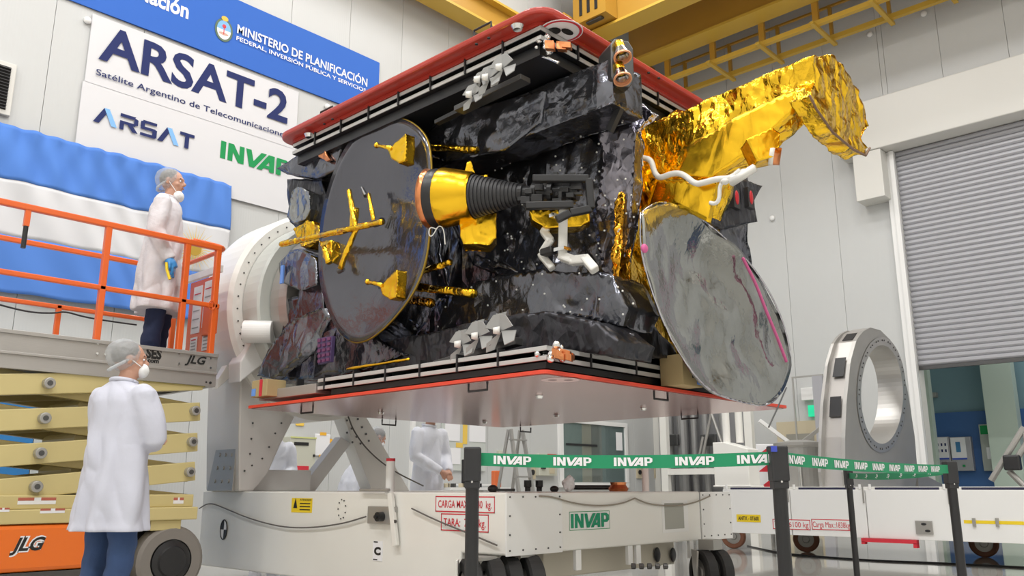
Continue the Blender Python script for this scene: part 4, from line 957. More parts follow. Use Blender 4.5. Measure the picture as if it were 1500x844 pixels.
MB().tube([Vector((LXR - .1, LY0 + .0, dzt + .42)) + Vector((math.cos(t) * .03, 0, math.sin(t) * .04)) for t in [2 * math.pi * i / 12 for i in range(13)]], .005, 6).build('ring_hook', orange, lift)
# lettering on the platform side
q = pxY(214, 511, 237, 525, LY0 + .009); mb = MB(); put_text(mb, 'SES', q[0], XU, ZU, (q[1] - q[0]).length, (q[3] - q[0]).length, .05); mb.build('side_lettering', black_p, lift)
q = pxY(209, 525, 233, 531, LY0 + .009); mb = MB(); put_text(mb, 'y.com', q[0], XU, ZU, (q[1] - q[0]).length, (q[3] - q[0]).length, .05); mb.build('web_lettering', black_p, lift)
def jlg(x0, y0, x1, y1, Y, bg=True):
    q = pxY(x0, y0, x1, y1, Y); W = (q[1] - q[0]).length; H = (q[3] - q[0]).length
    for k, (m, ex) in enumerate(((white_p, .11), (black_p, .03))):
        if k == 0 and not bg: continue
        mb = MB(); put_text(mb, 'JLG', q[0] + NY * (.001 * k), XU, ZU, W * .85, H, ex)
        o = q[0]; mb.v = [v + XU * ((v - o).z * .35) for v in mb.v]; mb.build('logo_outline' if k == 0 else 'logo_lettering', m, lift)
jlg(272, 522, 304, 533, LY0 + .009, False)
# scissor arms
xc = 2.28; xe = 3.47; hl = xe - xc; zc = [1.615, 1.355, 1.10, .86]; dz = .125
for i, z in enumerate(zc):
    for s_ in (1, -1):
        for (y0, dep) in ((LY0 + .03 if s_ > 0 else LY0 + .13, .075), (LY1 - .2 if s_ > 0 else LY1 - .1, .075)):
            p0 = Vector((xc - hl, y0 + dep / 2, z - s_ * dz)); p1 = Vector((xe, y0 + dep / 2, z + s_ * dz))
            if i == 3 and s_ < 0 and False: continue
            mb = MB(); mb.bar(p0, p1 + (p1 - p0).normalized() * .04, dep, .155 if s_ > 0 else .14); mb.build('scissor_arm', cream, lift, bevel=.006)
    o = MB().cyl((xc, LY0 - .03, z), (xc, LY0 + .03, z), .042, n=20).build('pivot_cap', steel, lift, bevel=.006); MB().cyl((xc, LY0 - .034, z), (xc, LY0 - .03, z), .02, n=14).build('pivot_bore', gun, o)
for z in [(zc[i] + zc[i + 1]) / 2 for i in range(3)]:
    o = MB().cyl((xe - .02, LY0 - .02, z), (xe - .02, LY0 + .04, z), .04, n=20).build('pivot_cap', steel, lift, bevel=.006); MB().cyl((xe - .02, LY0 - .024, z), (xe - .02, LY0 - .02, z), .02, n=14).build('pivot_bore', gun, o)
    MB().cyl((xc + .35, LY0 + .2, z), (xc + .35, LY1 - .2, z), .05, n=14).build('cross_tube', cream, lift)
# upper link plates and base
MB().box(3.0, xe + .06, LY0 + .02, LY0 + .1, zc[0] + dz - .05, dzb).build('platform_rail', mat('olive_cream', (.40, .34, .12), .45), lift, bevel=.005)
MB().box(LXL, 3.50, LY0 + .0, LY1, .70, .80).build('base_frame_top', cream, lift, bevel=.008)
MB().box(LXL, 3.52, LY0 - .05, LY1 + .03, .60, .70).build('base_frame', cream, lift, bevel=.008)
MB().box(3.15, 3.40, LY0 - .02, LY1, .52, .60).build('base_bracket', cream, lift, bevel=.006)
MB().box(LXL, 2.80, LY0 - .05, LY1, .27, .595).build('orange_body', orange2, lift, bevel=.03)
MB().box(LXL, 2.86, LY0 - .03, LY1, .2, .265).build('lower_skirt', gun, lift)
MB().box(2.80, 2.9, LY0 - .02, LY1, .15, .6).build('end_plate', cream, lift)
MB().box(3.0, 3.5, LY0 + .35, LY1 - .3, .2, .6).build('motor_box', black, lift)
MB().cyl((3.30, LY0 + .1, .36), (3.30, LY0 + .1, .60), .05, n=18).build('king_pin', gun, lift)
MB().box(LXL, 3.1, LY0 + .2, LY1 - .2, .1, .2).build('chassis_floor', gun, lift)
wheel((3.34, LY0 + .06, .28), YU, .275, .17, tyre_g, gun, lift, 'wheel'); wheel((2.98, LY0 + .22, .28), YU, .275, .12, black, gun, lift, 'wheel'); wheel((1.2, LY0 + .1, .28), YU, .275, .17, tyre_g, gun, lift, 'wheel')
MB().lathe((3.34, LY0 - .03, .28), NY, [(-.02, .001), (.0, .16), (.012, .12), (.03, .11), (.035, .001)], 30).build('hub_cap', black, lift)
jlg(17, 788, 68, 806, LY0 - .052)
for (x0, y0, x1, y1) in ((26, 729, 82, 739), (59, 745, 95, 752), (254, 729, 269, 738), (-5, 744, 14, 750)):
    q = pxY(x0, y0, x1, y1, (LY0 - .052 if y0 > 740 else LY0 - .002)); o = plate('warning_label', q, .002, paper, lift, -NY, 0)
    mb = MB(); a = q[0].lerp(q[3], .55); b = q[1].lerp(q[2], .55); MB().add([a.lerp(b, .0) + NY * .001, a.lerp(b, .42) + NY * .001, q[3].lerp(q[2], .42) + NY * .001, q[3] + NY * .001], [(0, 1, 2, 3)]).build('label_band', mat('label_rust', (.45, .12, .08), .6), o)
    MB().add([a.lerp(b, .6) + NY * .001, a.lerp(b, 1) + NY * .001, q[2] + NY * .001, q[3].lerp(q[2], .6) + NY * .001], [(0, 1, 2, 3)]).build('label_band', MATS['label_rust'], o)
# ================================================================== BARRIER POSTS AND BELTS
SG = []
for (px, d, lab) in ((692, 3.2, 'black barrier post in front of the red load signs'), (1141, 3.1, 'black barrier post with blue corner button, where two belts meet'), (1243, 7.3, 'farthest black barrier post, behind the long belt'), (1393, 4.9, 'black barrier post rightmost, at the end of both receding belts')):
    p = at(px, 700, d); p.z = 0
    t = thing('barrier_post', p, lab, 'barrier'); SG.append((t, p))
    MB().lathe(p, ZU, [(0, .001), (0, .17), (.012, .175), (.03, .15), (.04, .03), (.04, .001)], 40).build('base', black, t)
    MB().cyl(p + ZU * .035, p + ZU * .90, .0245, n=24).build('tube', black, t, smooth=False)
    hm = MB().obox(p + ZU * .935, RT * .031, FW * .031, ZU * .062).build('belt_head', mat('head_plastic', (.025, .025, .028), .5), t, bevel=.006)
    MB().obox(p + ZU * .862, RT * .027, FW * .027, ZU * .014).build('collar', MATS['head_plastic'], t, bevel=.004)
    q = p + ZU * .872 - FW * .028 ; MB().cyl(q, q - FW * .003, .004, n=8).build('screw', chrome, t)
q = SG[1][1] + ZU * .985 - RT * .02 - FW * .025; MB().obox(q, RT * .01, FW * .01, ZU * .01).build('blue_button', mat('button_blue', (.05, .08, .5), .4), SG[1][0])
def belt(i, j, sag, starts, wl, ztop=.978, h=.047, flip=1):
    t, p0 = SG[i]; p1 = SG[j][1]; U = p1 - p0; L = U.length; U.normalize(); n = Vector((U.y, -U.x, 0))
    if n.dot(-FW) < 0: n = -n
    f = lambda v: v - ZU * (sag * 4 * max(0, min(1, (v - p0).dot(U) / L)) * (1 - max(0, min(1, (v - p0).dot(U) / L))))
    mb = MB(); N = 30; vs = []; fs = []
    for k in range(N + 1):
        b = p0 + U * (.032 + (L - .064) * k / N); vs += [b + ZU * (ztop - h), b + ZU * ztop, b + ZU * ztop - n * .0015, b + ZU * (ztop - h) - n * .0015]
    for k in range(N):
        for e in range(4): fs.append((k * 4 + e, k * 4 + (e + 1) % 4, k * 4 + 4 + (e + 1) % 4, k * 4 + 4 + e))
    o = mb.add(vs, fs).build('belt', belt_m, t, post=f, label='green retractable belt with white lettering')
    for s_ in starts:
        mb = MB(); put_invap(mb, p0 + U * s_ + ZU * (ztop - h * .82) + n * .0015, U, ZU, wl, h * .64); mb.build('belt_lettering', white_p, o, post=f)
L1 = (SG[1][1] - SG[0][1]).length
belt(0, 1, .012, [.078 + .219 * k for k in range(5)], .138)
L2 = (SG[3][1] - SG[1][1]).length
belt(1, 3, .012, [.085 + .235 * k for k in range(int((L2 - .25) / .235) + 1)], .15)
L3 = (SG[3][1] - SG[2][1]).length
belt(2, 3, .02, [.12 + .3 * k for k in range(int((L3 - .3) / .3) + 1)], .2, .975)
# ================================================================== SECOND DOLLY (right)
GX = 10.5
zb2 = onX(1500, 797, GX).z; zt2 = onX(1500, 713, GX).z
ya = onX(1060, 755, GX).y; yz = ya - 7.6
d2o = thing('transport_frame', (11.5, 2.5, 0), 'long low white transport frame with hinged side panels', 'dolly')
MB().box(GX + .03, GX + .1, yz, ya, zb2, zt2).box(12.6, 12.7, yz, ya, zb2, zt2).box(GX + .1, 12.6, ya - .1, ya, zb2, zt2).build('frame', paint, d2o, bevel=.005)
MB().box(GX + .1, 12.6, yz, ya - .1, zt2 - .08, zt2 - .006).build('deck', paint, d2o)
edges = [1060, 1137, 1190, 1263, 1318, 1383, 1447, 1520]
ys = [ya - (ya - yz) * k / 8 for k in range(9)]
for k in range(8):
    MB().box(GX, GX + .028, ys[k + 1] + .006, ys[k] - .006, zb2, zt2 - .035).build('side_panel', paint2, d2o, bevel=.004)
    MB().box(GX + .005, GX + .028, ys[k + 1] + .12, ys[k] - .12, zt2 - .033, zt2 - .008).build('dark_slot', mat('slot_navy', (.03, .03, .07), .5), d2o)
    for yy in (ys[k] - .06, ys[k + 1] + .06): MB().cyl((GX + .01, yy, zt2 - .03), (GX + .01, yy, zt2 + .03), .016, n=10).build('hinge_pin', paint2, d2o)
    m_ = (ys[k] + ys[k + 1]) / 2
    MB().box(GX - .012, GX, ys[k + 1] - .0 + .012, ys[k + 1] + .028, zt2 - .19, zt2 + .0).build('latch', steel, d2o)
q = pxX(1079, 754, 1114, 765, GX - .003); s1 = plate('yellow_sign', q, .003, yellow_p, d2o, -NX, 0); ltr(s1, 'ANTX - 0T600', q, black_p, 'black_lettering', .02, .07, .25)
q = pxX(1132, 761, 1187, 776, GX - .003); s1 = plate('tare_sign', q, .003, paint2, d2o, -NX, 0); mb = MB(); frame_lines(mb, q, .01, NX); mb.build('red_border', red_p, s1); ltr(s1, 'Tara: 6100 kg', q, red_p, 'red_lettering', .0, .05, .25)
q = pxX(1189, 761, 1248, 777, GX - .003); s1 = plate('load_sign', q, .003, paint2, d2o, -NX, 0); mb = MB(); frame_lines(mb, q, .01, NX); mb.build('red_border', red_p, s1); ltr(s1, 'Carga Max.:1838kg.', q, red_p, 'red_lettering', .0, .03, .25)
q = pxX(1341, 763, 1366, 783, GX - .02); o = plate('socket_box', q, .02, steel, d2o, -NX, .004)
for a, b in ((1353, 768), (1359, 778)): p = onX(a, b, GX - .021); MB().sphere(p, .006, .03, .015).build('socket', black, o)
q = pxX(1412, 763, 1500, 768, GX - .002); plate('yellow_stripe', q, .002, yellow_p, d2o, -NX, 0)
for px in (1426, 1460): q = pxX(px - 2, 759, px + 3, 772, GX - .02); plate('clasp', q, .02, steel, d2o, -NX, .003)
a = onX(1262, 787, GX - .02); b = onX(1343, 789, GX - .02)
MB().box(GX - .04, GX + .04, b.y, a.y, zb2 - .045, zb2 - .003).box(GX - .04, GX + .04, b.y, b.y + .04, zb2 - .09, zb2 - .04).box(GX - .04, GX + .04, a.y - .04, a.y, zb2 - .07, zb2 - .04).build('red_bumper', red_p, d2o)
for px in (1075, 1181, 1440):
    p = onX(px, 790, 11.6 if px < 1400 else 12.3); wheel((p.x, p.y, .17), (1, .35, 0), .17, .12, mat('brown_tyre', (.22, .09, .05), .6), steel, d2o, 'wheel')
    MB().box(p.x - .08, p.x + .08, p.y - .08, p.y + .08, .33, zb2 + .05).build('wheel_mount', steel, d2o)
# white upright block on it
p = at(1086, 700, 11.9)
tag(MB().box(p.x - .28, p.x + .1, p.y - .28, p.y + .28, zt2, zt2 + .02).prism([Vector((p.x - .25, p.y + .27, zt2)), Vector((p.x - .25, p.y - .25, zt2)), Vector((p.x - .25, p.y - .25, 1.36)), Vector((p.x - .25, p.y + .1, 1.46)), Vector((p.x - .25, p.y + .27, 1.46))], (.3, 0, 0)).build('support_block', paint, bevel=.01), 'white boxy support block standing on the left end of transport frame', 'block')
for (pp, lb) in (((1065, 650), 'left one'), ((1084, 650), 'right one')):
    p1 = at(pp[0], pp[1], 11.95); p1.z = 1.46
    tag(MB().cyl(p1, p1 + ZU * .75, .05, n=14).build('white_pole', paint), 'white upright pole rising from the support block, ' + lb, 'pole')
# steel trunnion with big ring
ty = 4.42
tr = thing('ring_trunnion', onY(1290, 715, ty), 'brushed steel trunnion with a large round opening on transport frame', 'trunnion')
outl = [(1238, 716), (1238, 640), (1240, 590), (1246, 530), (1254, 500), (1263, 486), (1275, 480), (1290, 484), (1304, 498), (1318, 525), (1330, 575), (1340, 640), (1346, 716)]
cx, cy = 1291, 578
def edge_at(a):
    d = (math.cos(a), math.sin(a)); best = None
    for (x0, y0), (x1, y1) in zip(outl, outl[1:] + outl[:1]):
        ex, ey = x1 - x0, y1 - y0; den = d[0] * ey - d[1] * ex
        if abs(den) < 1e-9: continue
        t = ((x0 - cx) * ey - (y0 - cy) * ex) / den; u = ((x0 - cx) * d[1] - (y0 - cy) * d[0]) / den
        if t > 0 and -1e-6 <= u <= 1 + 1e-6 and (best is None or t > best): best = t
    return (cx + d[0] * best, cy + d[1] * best)
NA = 72; oo = []; ii = []
for k in range(NA):
    a = 2 * math.pi * k / NA; oo.append(onY(*edge_at(a), ty)); ii.append(onY(cx + 31 * math.cos(a), cy + 73 * math.sin(a), ty))
for v in oo: v.z = max(v.z, zt2)
def annulus(y0, y1, sc=1.0):
    vs = []; fs = []
    c = sum(ii, Vector()) / NA
    for yy in (y0, y1):
        for P_ in (oo, ii):
            for v in P_: q = v.copy(); q.y = yy; vs.append(q)
    n = NA
    for k in range(n):
        k2 = (k + 1) % n; fs += [(k, k2, n + k2, n + k), (2 * n + k, 3 * n + k, 3 * n + k2, 2 * n + k2), (k, 2 * n + k, 2 * n + k2, k2), (n + k, n + k2, 3 * n + k2, 3 * n + k)]
    return MB().add(vs, fs)
annulus(ty, ty + .05).build('face_plate', steel, tr); annulus(ty + .31, ty + .35).build('back_plate', steel, tr)
c = sum(ii, Vector()) / NA
mb = MB(); vs = []; fs = []
for yy, s_ in ((ty - .01, 1.16), (ty - .01, .99), (ty + .35, .99), (ty + .35, 1.05), (ty + .0, 1.16)):
    for v in ii: q = c + (v - c) * s_; q.y = yy; vs.append(q)
for j in range(4):
    for k in range(NA): k2 = (k + 1) % NA; fs.append((j * NA + k, j * NA + k2, (j + 1) * NA + k2, (j + 1) * NA + k))
MB().add(vs, fs).build('bearing_ring', mat('polished_steel', (.5, .49, .47), .36, .7), tr, smooth=False)
for k in range(48): v = c + (ii[int(k * 1.5)] - c) * 1.09; v.y = ty - .011; MB().cyl(v, v + NY * .008, .012, n=6).build('bolt', gun, tr)
# outer web with openings
web = MB(); k0 = None
ow = [onY(a, b, ty + .05) for a, b in outl]
for v in ow: v.z = max(v.z, zt2)
for v0, v1 in zip(ow, ow[1:]): web.add([v0, v1, v1 + YU * .26, v0 + YU * .26], [(0, 1, 2, 3)])
web.build('outer_web', alu, tr)
for (a, b) in (((1239, 610), (1240, 580)), ((1243, 552), (1247, 524)), ((1256, 499), (1263, 489))):
    v0 = onY(*a, ty + .05); v1 = onY(*b, ty + .05); e = v1 - v0; n = Vector((-1, 0, 0)) if abs(e.x) < .1 else Vector((e.z, 0, -e.x)).normalized() * -1
    MB().prism([v0 + n * .02 + YU * .06, v1 + n * .02 + YU * .06, v1 + n * .02 + YU * .21, v0 + n * .02 + YU * .21], n * .004).build('web_opening', black, tr, bevel=.003)
q = [onY(a, b, ty + .12) for a, b in ((1246, 660), (1240, 660), (1232, 716), (1246, 716))]
for v in q: v.z = max(v.z, zt2)
MB().prism(q, (0, .24, 0)).build('foot', steel, tr)
q = [onY(a, b, ty + .05) for a, b in ((1344, 690), (1388, 714), (1346, 716))]
for v in q: v.z = max(v.z, zt2)
MB().prism(q, (0, .24, 0)).build('foot', steel, tr)
# silver vessel left of it
p = at(1174, 700, 12.6); p.z = zt2
vz = thing('steel_vessel', p, 'dull silver cylindrical vessel with bracket arms left of the trunnion', 'vessel')
MB().lathe(p, ZU, [(0, .001), (0, .30), (.55, .32), (.58, .36), (.62, .36), (.66, .15), (.66, .001)], 32).build('body', steel, vz)
MB().bar(p + ZU * .6 - RT * .1, p + ZU * .95 - RT * .55, .05, .05).build('bracket_arm', paint2, vz); MB().bar(p + ZU * .6 + RT * .0, p + ZU * .85 + RT * .35, .05, .05).build('bracket_arm', steel, vz)
MB().cyl(p + ZU * .0 - RT * .12 - FW * .34, p + ZU * .4 - RT * .12 - FW * .34, .03, n=12).build('valve_tube', chrome, vz)
# hazard board
p = at(1126, 690, 13.2); hz = thing('hazard_board', (p.x, p.y, 0), 'red and white striped hazard board beside the support block', 'sign')
o = MB().obox((p.x, p.y, 1.15), RT * .17, FW * .02, ZU * .35).build('board', paper, hz, bevel=.01); MB().cyl((p.x, p.y, 0), (p.x, p.y, .82), .03, n=10).build('stand', steel, hz)
for k in range(3):
    c0 = Vector((p.x, p.y, 1.38 - .24 * k)) - FW * .021
    MB().add([c0 - RT * .165 - ZU * .05, c0 + RT * .0 + ZU * .07, c0 + RT * .165 + ZU * .07, c0 + RT * .0 - ZU * .05], [(0, 1, 2, 3)]).build('red_stripe', red_p, o)
p = at(1107, 700, 13); tag(MB().obox((p.x, p.y, .9), RT * .06, FW * .3, ZU * .02).build('white_shelf', paint), 'small white shelf behind support block', 'shelf') if False else None
# hand rail, exit sign, doorway on right wall
a = onX(1160, 553, XW - .6); b = onX(1205, 548, XW - .6)
hr = thing('guard_rail', (XW - .6, (a.y + b.y) / 2, 0), 'thin grey guard rail frame by the right wall', 'railing')
MB().box(XW - .62, XW - .58, b.y, a.y, a.z - .02, a.z + .01).build('top_bar', steel, hr); MB().box(XW - .62, XW - .6, a.y - .03, a.y, 0, a.z - .02).build('post', steel, hr); MB().box(XW - .65, XW - .55, b.y, b.y + .2, 0, a.z - .02).build('post', slat_m, hr)
p = onX(1195, 601, XW - .08); ex = thing('exit_sign', p, 'small glowing green exit sign by the right wall doorway', 'sign')
MB().box(XW - .1, XW - .001, p.y - .15, p.y + .15, p.z - .12, p.z + .1).build('lit_panel', greenled, ex); MB().box(XW - .15, XW - .001, p.y - .1, p.y + .25, p.z + .2, p.z + .45).build('lamp_housing', paint2, ex, bevel=.01)
a = onX(1138, 619, XW - .03); b = onX(1206, 615, XW - .03)
MB().box(XW - .06, XW - .001, b.y, a.y, .0, a.z).build('door_1', tan, structure=True); MB().box(XW - .07, XW - .061, b.y + .2, a.y - .2, .1, a.z - .25).build('door_2', mat('door_inner', (.3, .29, .25), .5), structure=True)
# rack of steel frames in the corner
rk = thing('pipe_rack', (XW - .6, 9, 0), 'grey rack of upright tubes and frames in the far corner', 'rack')
for px in (985, 1003, 1020, 1037, 1062):
    p = onX(px, 700, XW - .4); MB().cyl((p.x, p.y, 0), (p.x, p.y, 3.6), .07 if px != 1003 else .12, n=12).build('upright_tube', mat('tube_grey', (.33, .33, .33), .4, .5), rk)
MB().box(XW - .2, XW - .05, onX(1100, 700, XW).y, onX(975, 700, XW).y, .3, 3.4).build('grey_backing', mat('rack_grey', (.30, .30, .31), .5, .2), rk, bevel=.01)
for zz in (1.35, 1.12): MB().box(XW - 1.0, XW - .9, onX(1100, 700, XW - 1).y, onX(975, 700, XW - 1).y, zz, zz + .12).build('horizontal_rail', paint, rk)
for px in (976, 1102): p = onX(px, 700, XW - .95); MB().box(p.x - .06, p.x + .06, p.y - .08, p.y + .08, 0, 2.6).build('rack_post', paint, rk)
for (a, b) in (((1025, 690), (1045, 590)), ((1040, 600), (1068, 680)), ((1018, 700), (1030, 640))): MB().cyl(onX(*a, XW - .75), onX(*b, XW - .75), .03, n=10).build('leaning_tube', steel, rk)
for px in (985, 1040): p = onX(px, 645, XW - .55); MB().box(p.x - .08, p.x, p.y - .18, p.y + .18, p.z - .12, p.z + .12).build('valve_box', gun, rk, bevel=.02)
MB().box(XW - .14, XW - .001, YW - .16, YW - .001, 0, 4.2).build('trim_7', trim_white, structure=True)
# window in the left wall
a = onY(825, 619, YW - .05); b = onY(915, 625, YW - .05); zt = (a.z + b.z) / 2; zb = onY(870, 707, YW - .05).z
wn = MB().box(a.x - .12, b.x + .1, YW - .06, YW - .002, zb - .1, zb).box(a.x - .12, b.x + .1, YW - .06, YW - .002, zt, zt + .08).box(a.x - .12, a.x, YW - .06, YW - .002, zb, zt).box(b.x, b.x + .1, YW - .06, YW - .002, zb, zt).build('window_1', paint2, structure=True, bevel=.006)
MB().box(a.x, b.x, YW - .03, YW - .024, zb, zt).build('pane', glass_t, wn)
MB().box(a.x, b.x, YW - .012, YW - .004, zb, zt).build('interior_back', mat('interior_teal', (.12, .17, .17), .6), wn)
for f0, f1, m in ((.30, .45, tan), (.45, .62, mat('interior_brown', (.20, .17, .13), .6)), (.0, .3, mat('interior_green', (.22, .30, .26), .6))): MB().box(a.x + (b.x - a.x) * f0, a.x + (b.x - a.x) * f1, YW - .02, YW - .013, zb, zt).build('interior_panel', m, wn)
MB().box(b.x - .3, b.x - .08, YW - .035, YW - .0301, zt - .5, zt - .12).build('posted_sheet', paper, wn)
MB().box(a.x + .1, a.x + 1.1, YW - .04, YW - .0305, zb + .72, zb + .76).build('interior_bar', black, wn)
for px, k in ((846, 'left of window'), (937, 'right of window'), (963, 'in the corner')):
    p = onY(px - 66 if k == 'left of window' else px, 692, YW - .03); o = MB().box(p.x - .09, p.x + .09, YW - .03, YW - .001, p.z - .13, p.z + .13).build('wall_socket', tan)
    MB().cyl((p.x, YW - .031, p.z), (p.x, YW - .05, p.z), .05, n=14).build('socket_face', black, o); tag(o, 'small tan wall socket with black face, ' + k, 'socket')
# ------------------------------------------------ background wall items (left wall, seen under the satellite)
def wallbox(name, x0, y0, x1, y1, m, label, cat, dep=.15, group=None):
    q = pxY(x0, y0, x1, y1, YW - dep); t = thing(name, ((q[0].x + q[1].x) / 2, YW - dep / 2, q[0].z), label, cat, group)
    MB().box(q[0].x, q[1].x, YW - dep, YW - .001, q[0].z, q[3].z).build('body', m, t, bevel=.01); return t, q
beige = mat('cabinet_beige', (.55, .55, .46), .5)
t, q = wallbox('electrical_cabinet', 424, 640, 462, 698, beige, 'beige electrical cabinet with black and red plates, behind the arm', 'cabinet', .3)
def sub(t, q, f, m, name, dep):
    x0, z0, x1, z1 = f; W = q[1].x - q[0].x; H = q[3].z - q[0].z
    return MB().box(q[0].x + W * x0, q[0].x + W * x1, q[0].y - dep, q[0].y - .0005, q[0].z + H * z0, q[0].z + H * z1).build(name, m, t)
sub(t, q, (.15, .78, .7, .86), black_p, 'black_plate', .01); sub(t, q, (.05, .16, .75, .26), red_p, 'red_plate', .01); sub(t, q, (.9, .5, .96, .56), black, 'lock', .02); sub(t, q, (0, .96, 1, 1), mat('yellow_strip', (.6, .62, .25), .6), 'top_strip', .01)
t2, q2 = wallbox('wall_notice', 461, 636, 484, 668, paper, 'white sheet taped to the wall with orange tape corners', 'notice', .02)
for f in ((.3, .94, .7, 1.08), (-.1, .6, .05, .8), (.95, .6, 1.1, .8), (.3, -.06, .7, .05)): sub(t2, q2, f, mat('tape_orange', (.85, .45, .04), .6), 'tape', .006)
t2, q2 = wallbox('yellow_notice', 434, 613, 446, 624, mat('notice_yellow', (.9, .6, .1), .6), 'small yellow notice above the electrical cabinet', 'notice', .02)
t2, q2 = wallbox('wall_switch', 483, 657, 490, 668, paint2, 'small grey wall switch beside the taped sheet', 'switch', .05)
t2, q2 = wallbox('lower_cabinet', 424, 702, 448, 718, slat_m, 'grey vented box under the electrical cabinet', 'cabinet', .2)
# tall door frame region and notice board
MB().box(*[f for f in (onY(601, 600, YW).x, onY(606, 600, YW).x)], YW - .06, YW - .001, 0, 2.6).build('trim_8', paint2, structure=True)
t, q = wallbox('notice_board', 648, 612, 712, 690, mat('board_grey', (.55, .58, .55), .5), 'pale wall board with pinned sheets behind the dolly', 'board', .05)
for k, f in enumerate(((.05, .55, .38, .98), (.45, .5, .55, 1.0), (.6, .55, .98, .98), (.05, .12, .4, .42), (.3, .43, .45, .52))): sub(t, q, f, paper if k not in (1, 4) else mat('yellow_marker', (.8, .55, .1), .6), 'pinned_sheet', .008)
for z in (.0, .18): MB().box(q[0].x - .1, q[1].x + .1, YW - .32, YW - .06, q[0].z - .25 - z, q[0].z - .22 - z).build('shelf_plank', paint2, t)
t, q = wallbox('control_panel', 790, 665, 816, 697, beige, 'beige control panel with red tag, left of the window', 'panel', .12)
sub(t, q, (.1, .3, .3, .6), black, 'switch', .03); sub(t, q, (.55, .1, .85, .5), tan, 'plate', .01); sub(t, q, (.45, .88, .95, 1), red_p, 'red_tag', .01)
t, q = wallbox('small_panel', 732, 660, 744, 668, beige, 'tiny beige box on the wall left of the control panel', 'box', .08)
# bench with tools
bx0 = onY(640, 700, 9.9).x; bx1 = onY(730, 700, 9.9).x
bn = thing('work_bench', ((bx0 + bx1) / 2, 9.9, 0), 'pale work bench against the wall behind the dolly', 'bench')
MB().box(bx0, bx1, 9.6, 10.3, .82, .86).build('bench_top', paint2, bn)
for X in (bx0 + .05, bx1 - .05):
    for Y in (9.65, 10.25): MB().box(X - .03, X + .03, Y - .03, Y + .03, 0, .82).build('leg', steel, bn)
p = onY(664, 690, 9.8); tg = MB()
for k in range(9): tg.obox((p.x + random.uniform(-.25, .25), 9.8 + random.uniform(-.1, .1), .885), (random.uniform(.04, .12), random.uniform(-.05, .05), 0), (-.02, .03, 0), (0, 0, .02))
for k in range(7):
    X = p.x - .3 + k * .09; tag(MB().obox((X, 9.8 + random.uniform(-.12, .12), .86 + .03), (.035, .02, 0), (-.015, .03, 0), (0, 0, .03)).build('tool_box', tan if k % 2 else gun, bevel=.005), ('tan' if k % 2 else 'dark') + ' little tool box on the work bench, ' + ('leftmost', 'second from the left', 'third from the left', 'middle one', 'third from the right', 'second from the right', 'rightmost')[k], 'tool', 'loose tools on the work bench')
p = onY(727, 690, 9.7); tag(MB().box(p.x - .08, p.x + .08, 9.66, 9.74, .861, 1.12).build('orange_can', mat('can_orange', (.7, .16, .05), .5), bevel=.015), 'orange box standing on the right end of work bench', 'box')
# step ladder
lp = onY(764, 690, 8.7); ld = thing('step_ladder', (lp.x, 8.7, 0), 'light grey folding ladder between bench and control panel', 'ladder')
for sx in (-.18, .18):
    MB().bar((lp.x + sx, 8.45, 0), (lp.x + sx * .7, 8.8, 1.7), .04, .05).build('ladder_rail', steel, ld); MB().bar((lp.x + sx, 9.2, 0), (lp.x + sx * .7, 8.85, 1.7), .03, .04).build('ladder_leg', steel, ld)
for k in range(6): z = .27 * k + .2; MB().bar((lp.x - .17, 8.45 + .35 * z / 1.7, z), (lp.x + .17, 8.45 + .35 * z / 1.7, z), .06, .02).build('rung', steel, ld)
# monitor behind the nearest post
p = onY(692, 690, 9.75); tv = thing('black_monitor', (p.x, 9.75, .86), 'dark flat monitor standing on the work bench', 'monitor')
MB().box(p.x - .22, p.x + .12, 9.72, 9.77, .92, 1.28).build('screen', black, tv, bevel=.01); MB().box(p.x - .02, p.x + .1, 9.64, 9.8, .861, .92).build('foot', black, tv)
# blue and white cabinet far left behind scissor arms
x0 = onY(-30, 610, 10.4).x; x1 = onY(54, 610, 10.4).x; xm = onY(48, 610, 10.4).x
sc_ = thing('storage_container', ((x0 + x1) / 2, 10.5, 0), 'blue and grey storage container seen between the scissor arms', 'container')
MB().box(x0 - 1, xm, 10.3, 10.9, 0, onY(20, 588, 10.3).z).build('blue_side', mat('container_blue', (.03, .20, .5), .5), sc_); MB().box(xm + .01, xm + 1.1, 10.3, 10.9, 0, onY(60, 590, 10.3).z).build('grey_side', mat('container_grey', (.5, .54, .54), .5), sc_)
q = pxY(72, 642, 97, 649, 10.29); MB().prism(q, (0, .008, 0)).build('yellow_strip', yellow_p, sc_)
# corridor things
def farbox(name, x0, y0, x1, y1, X, m, label, cat):
    q = pxX(x0, y0, x1, y1, X); t = thing(name, ((X), (q[0].y + q[1].y) / 2, q[0].z), label, cat); MB().box(X, X + .15, q[1].y, q[0].y, q[0].z, q[3].z).build('body', m, t, bevel=.01); return t, q
def subX(t, q, f, m, name, dep=.01):
    x0, z0, x1, z1 = f; W = q[1].y - q[0].y; H = q[3].z - q[0].z; ys_ = sorted((q[0].y + W * x0, q[0].y + W * x1))
    return MB().box(q[0].x - dep, q[0].x - .0005, ys_[0], ys_[1], q[0].z + H * z0, q[0].z + H * z1).build(name, m, t)
t, q = farbox('glove_dispenser', 1370, 640, 1392, 690, 19.27, slat_m, 'grey dispenser with a white sheet of dots, left one beyond shutter', 'dispenser')
subX(t, q, (.08, .38, .9, .98), paper, 'sheet'); subX(t, q, (.08, .33, .9, .38), mat('stripe_blue', (.05, .1, .5), .5), 'blue_stripe', .012)
for i in range(3):
    for j in range(2): subX(t, q, (.2 + .25 * i, .55 + .18 * j, .3 + .25 * i, .63 + .18 * j), navy, 'dot', .014)
t, q = farbox('mask_dispenser', 1393, 640, 1424, 690, 19.27, slat_m, 'grey dispenser with a blue glove picture, right one beyond shutter', 'dispenser')
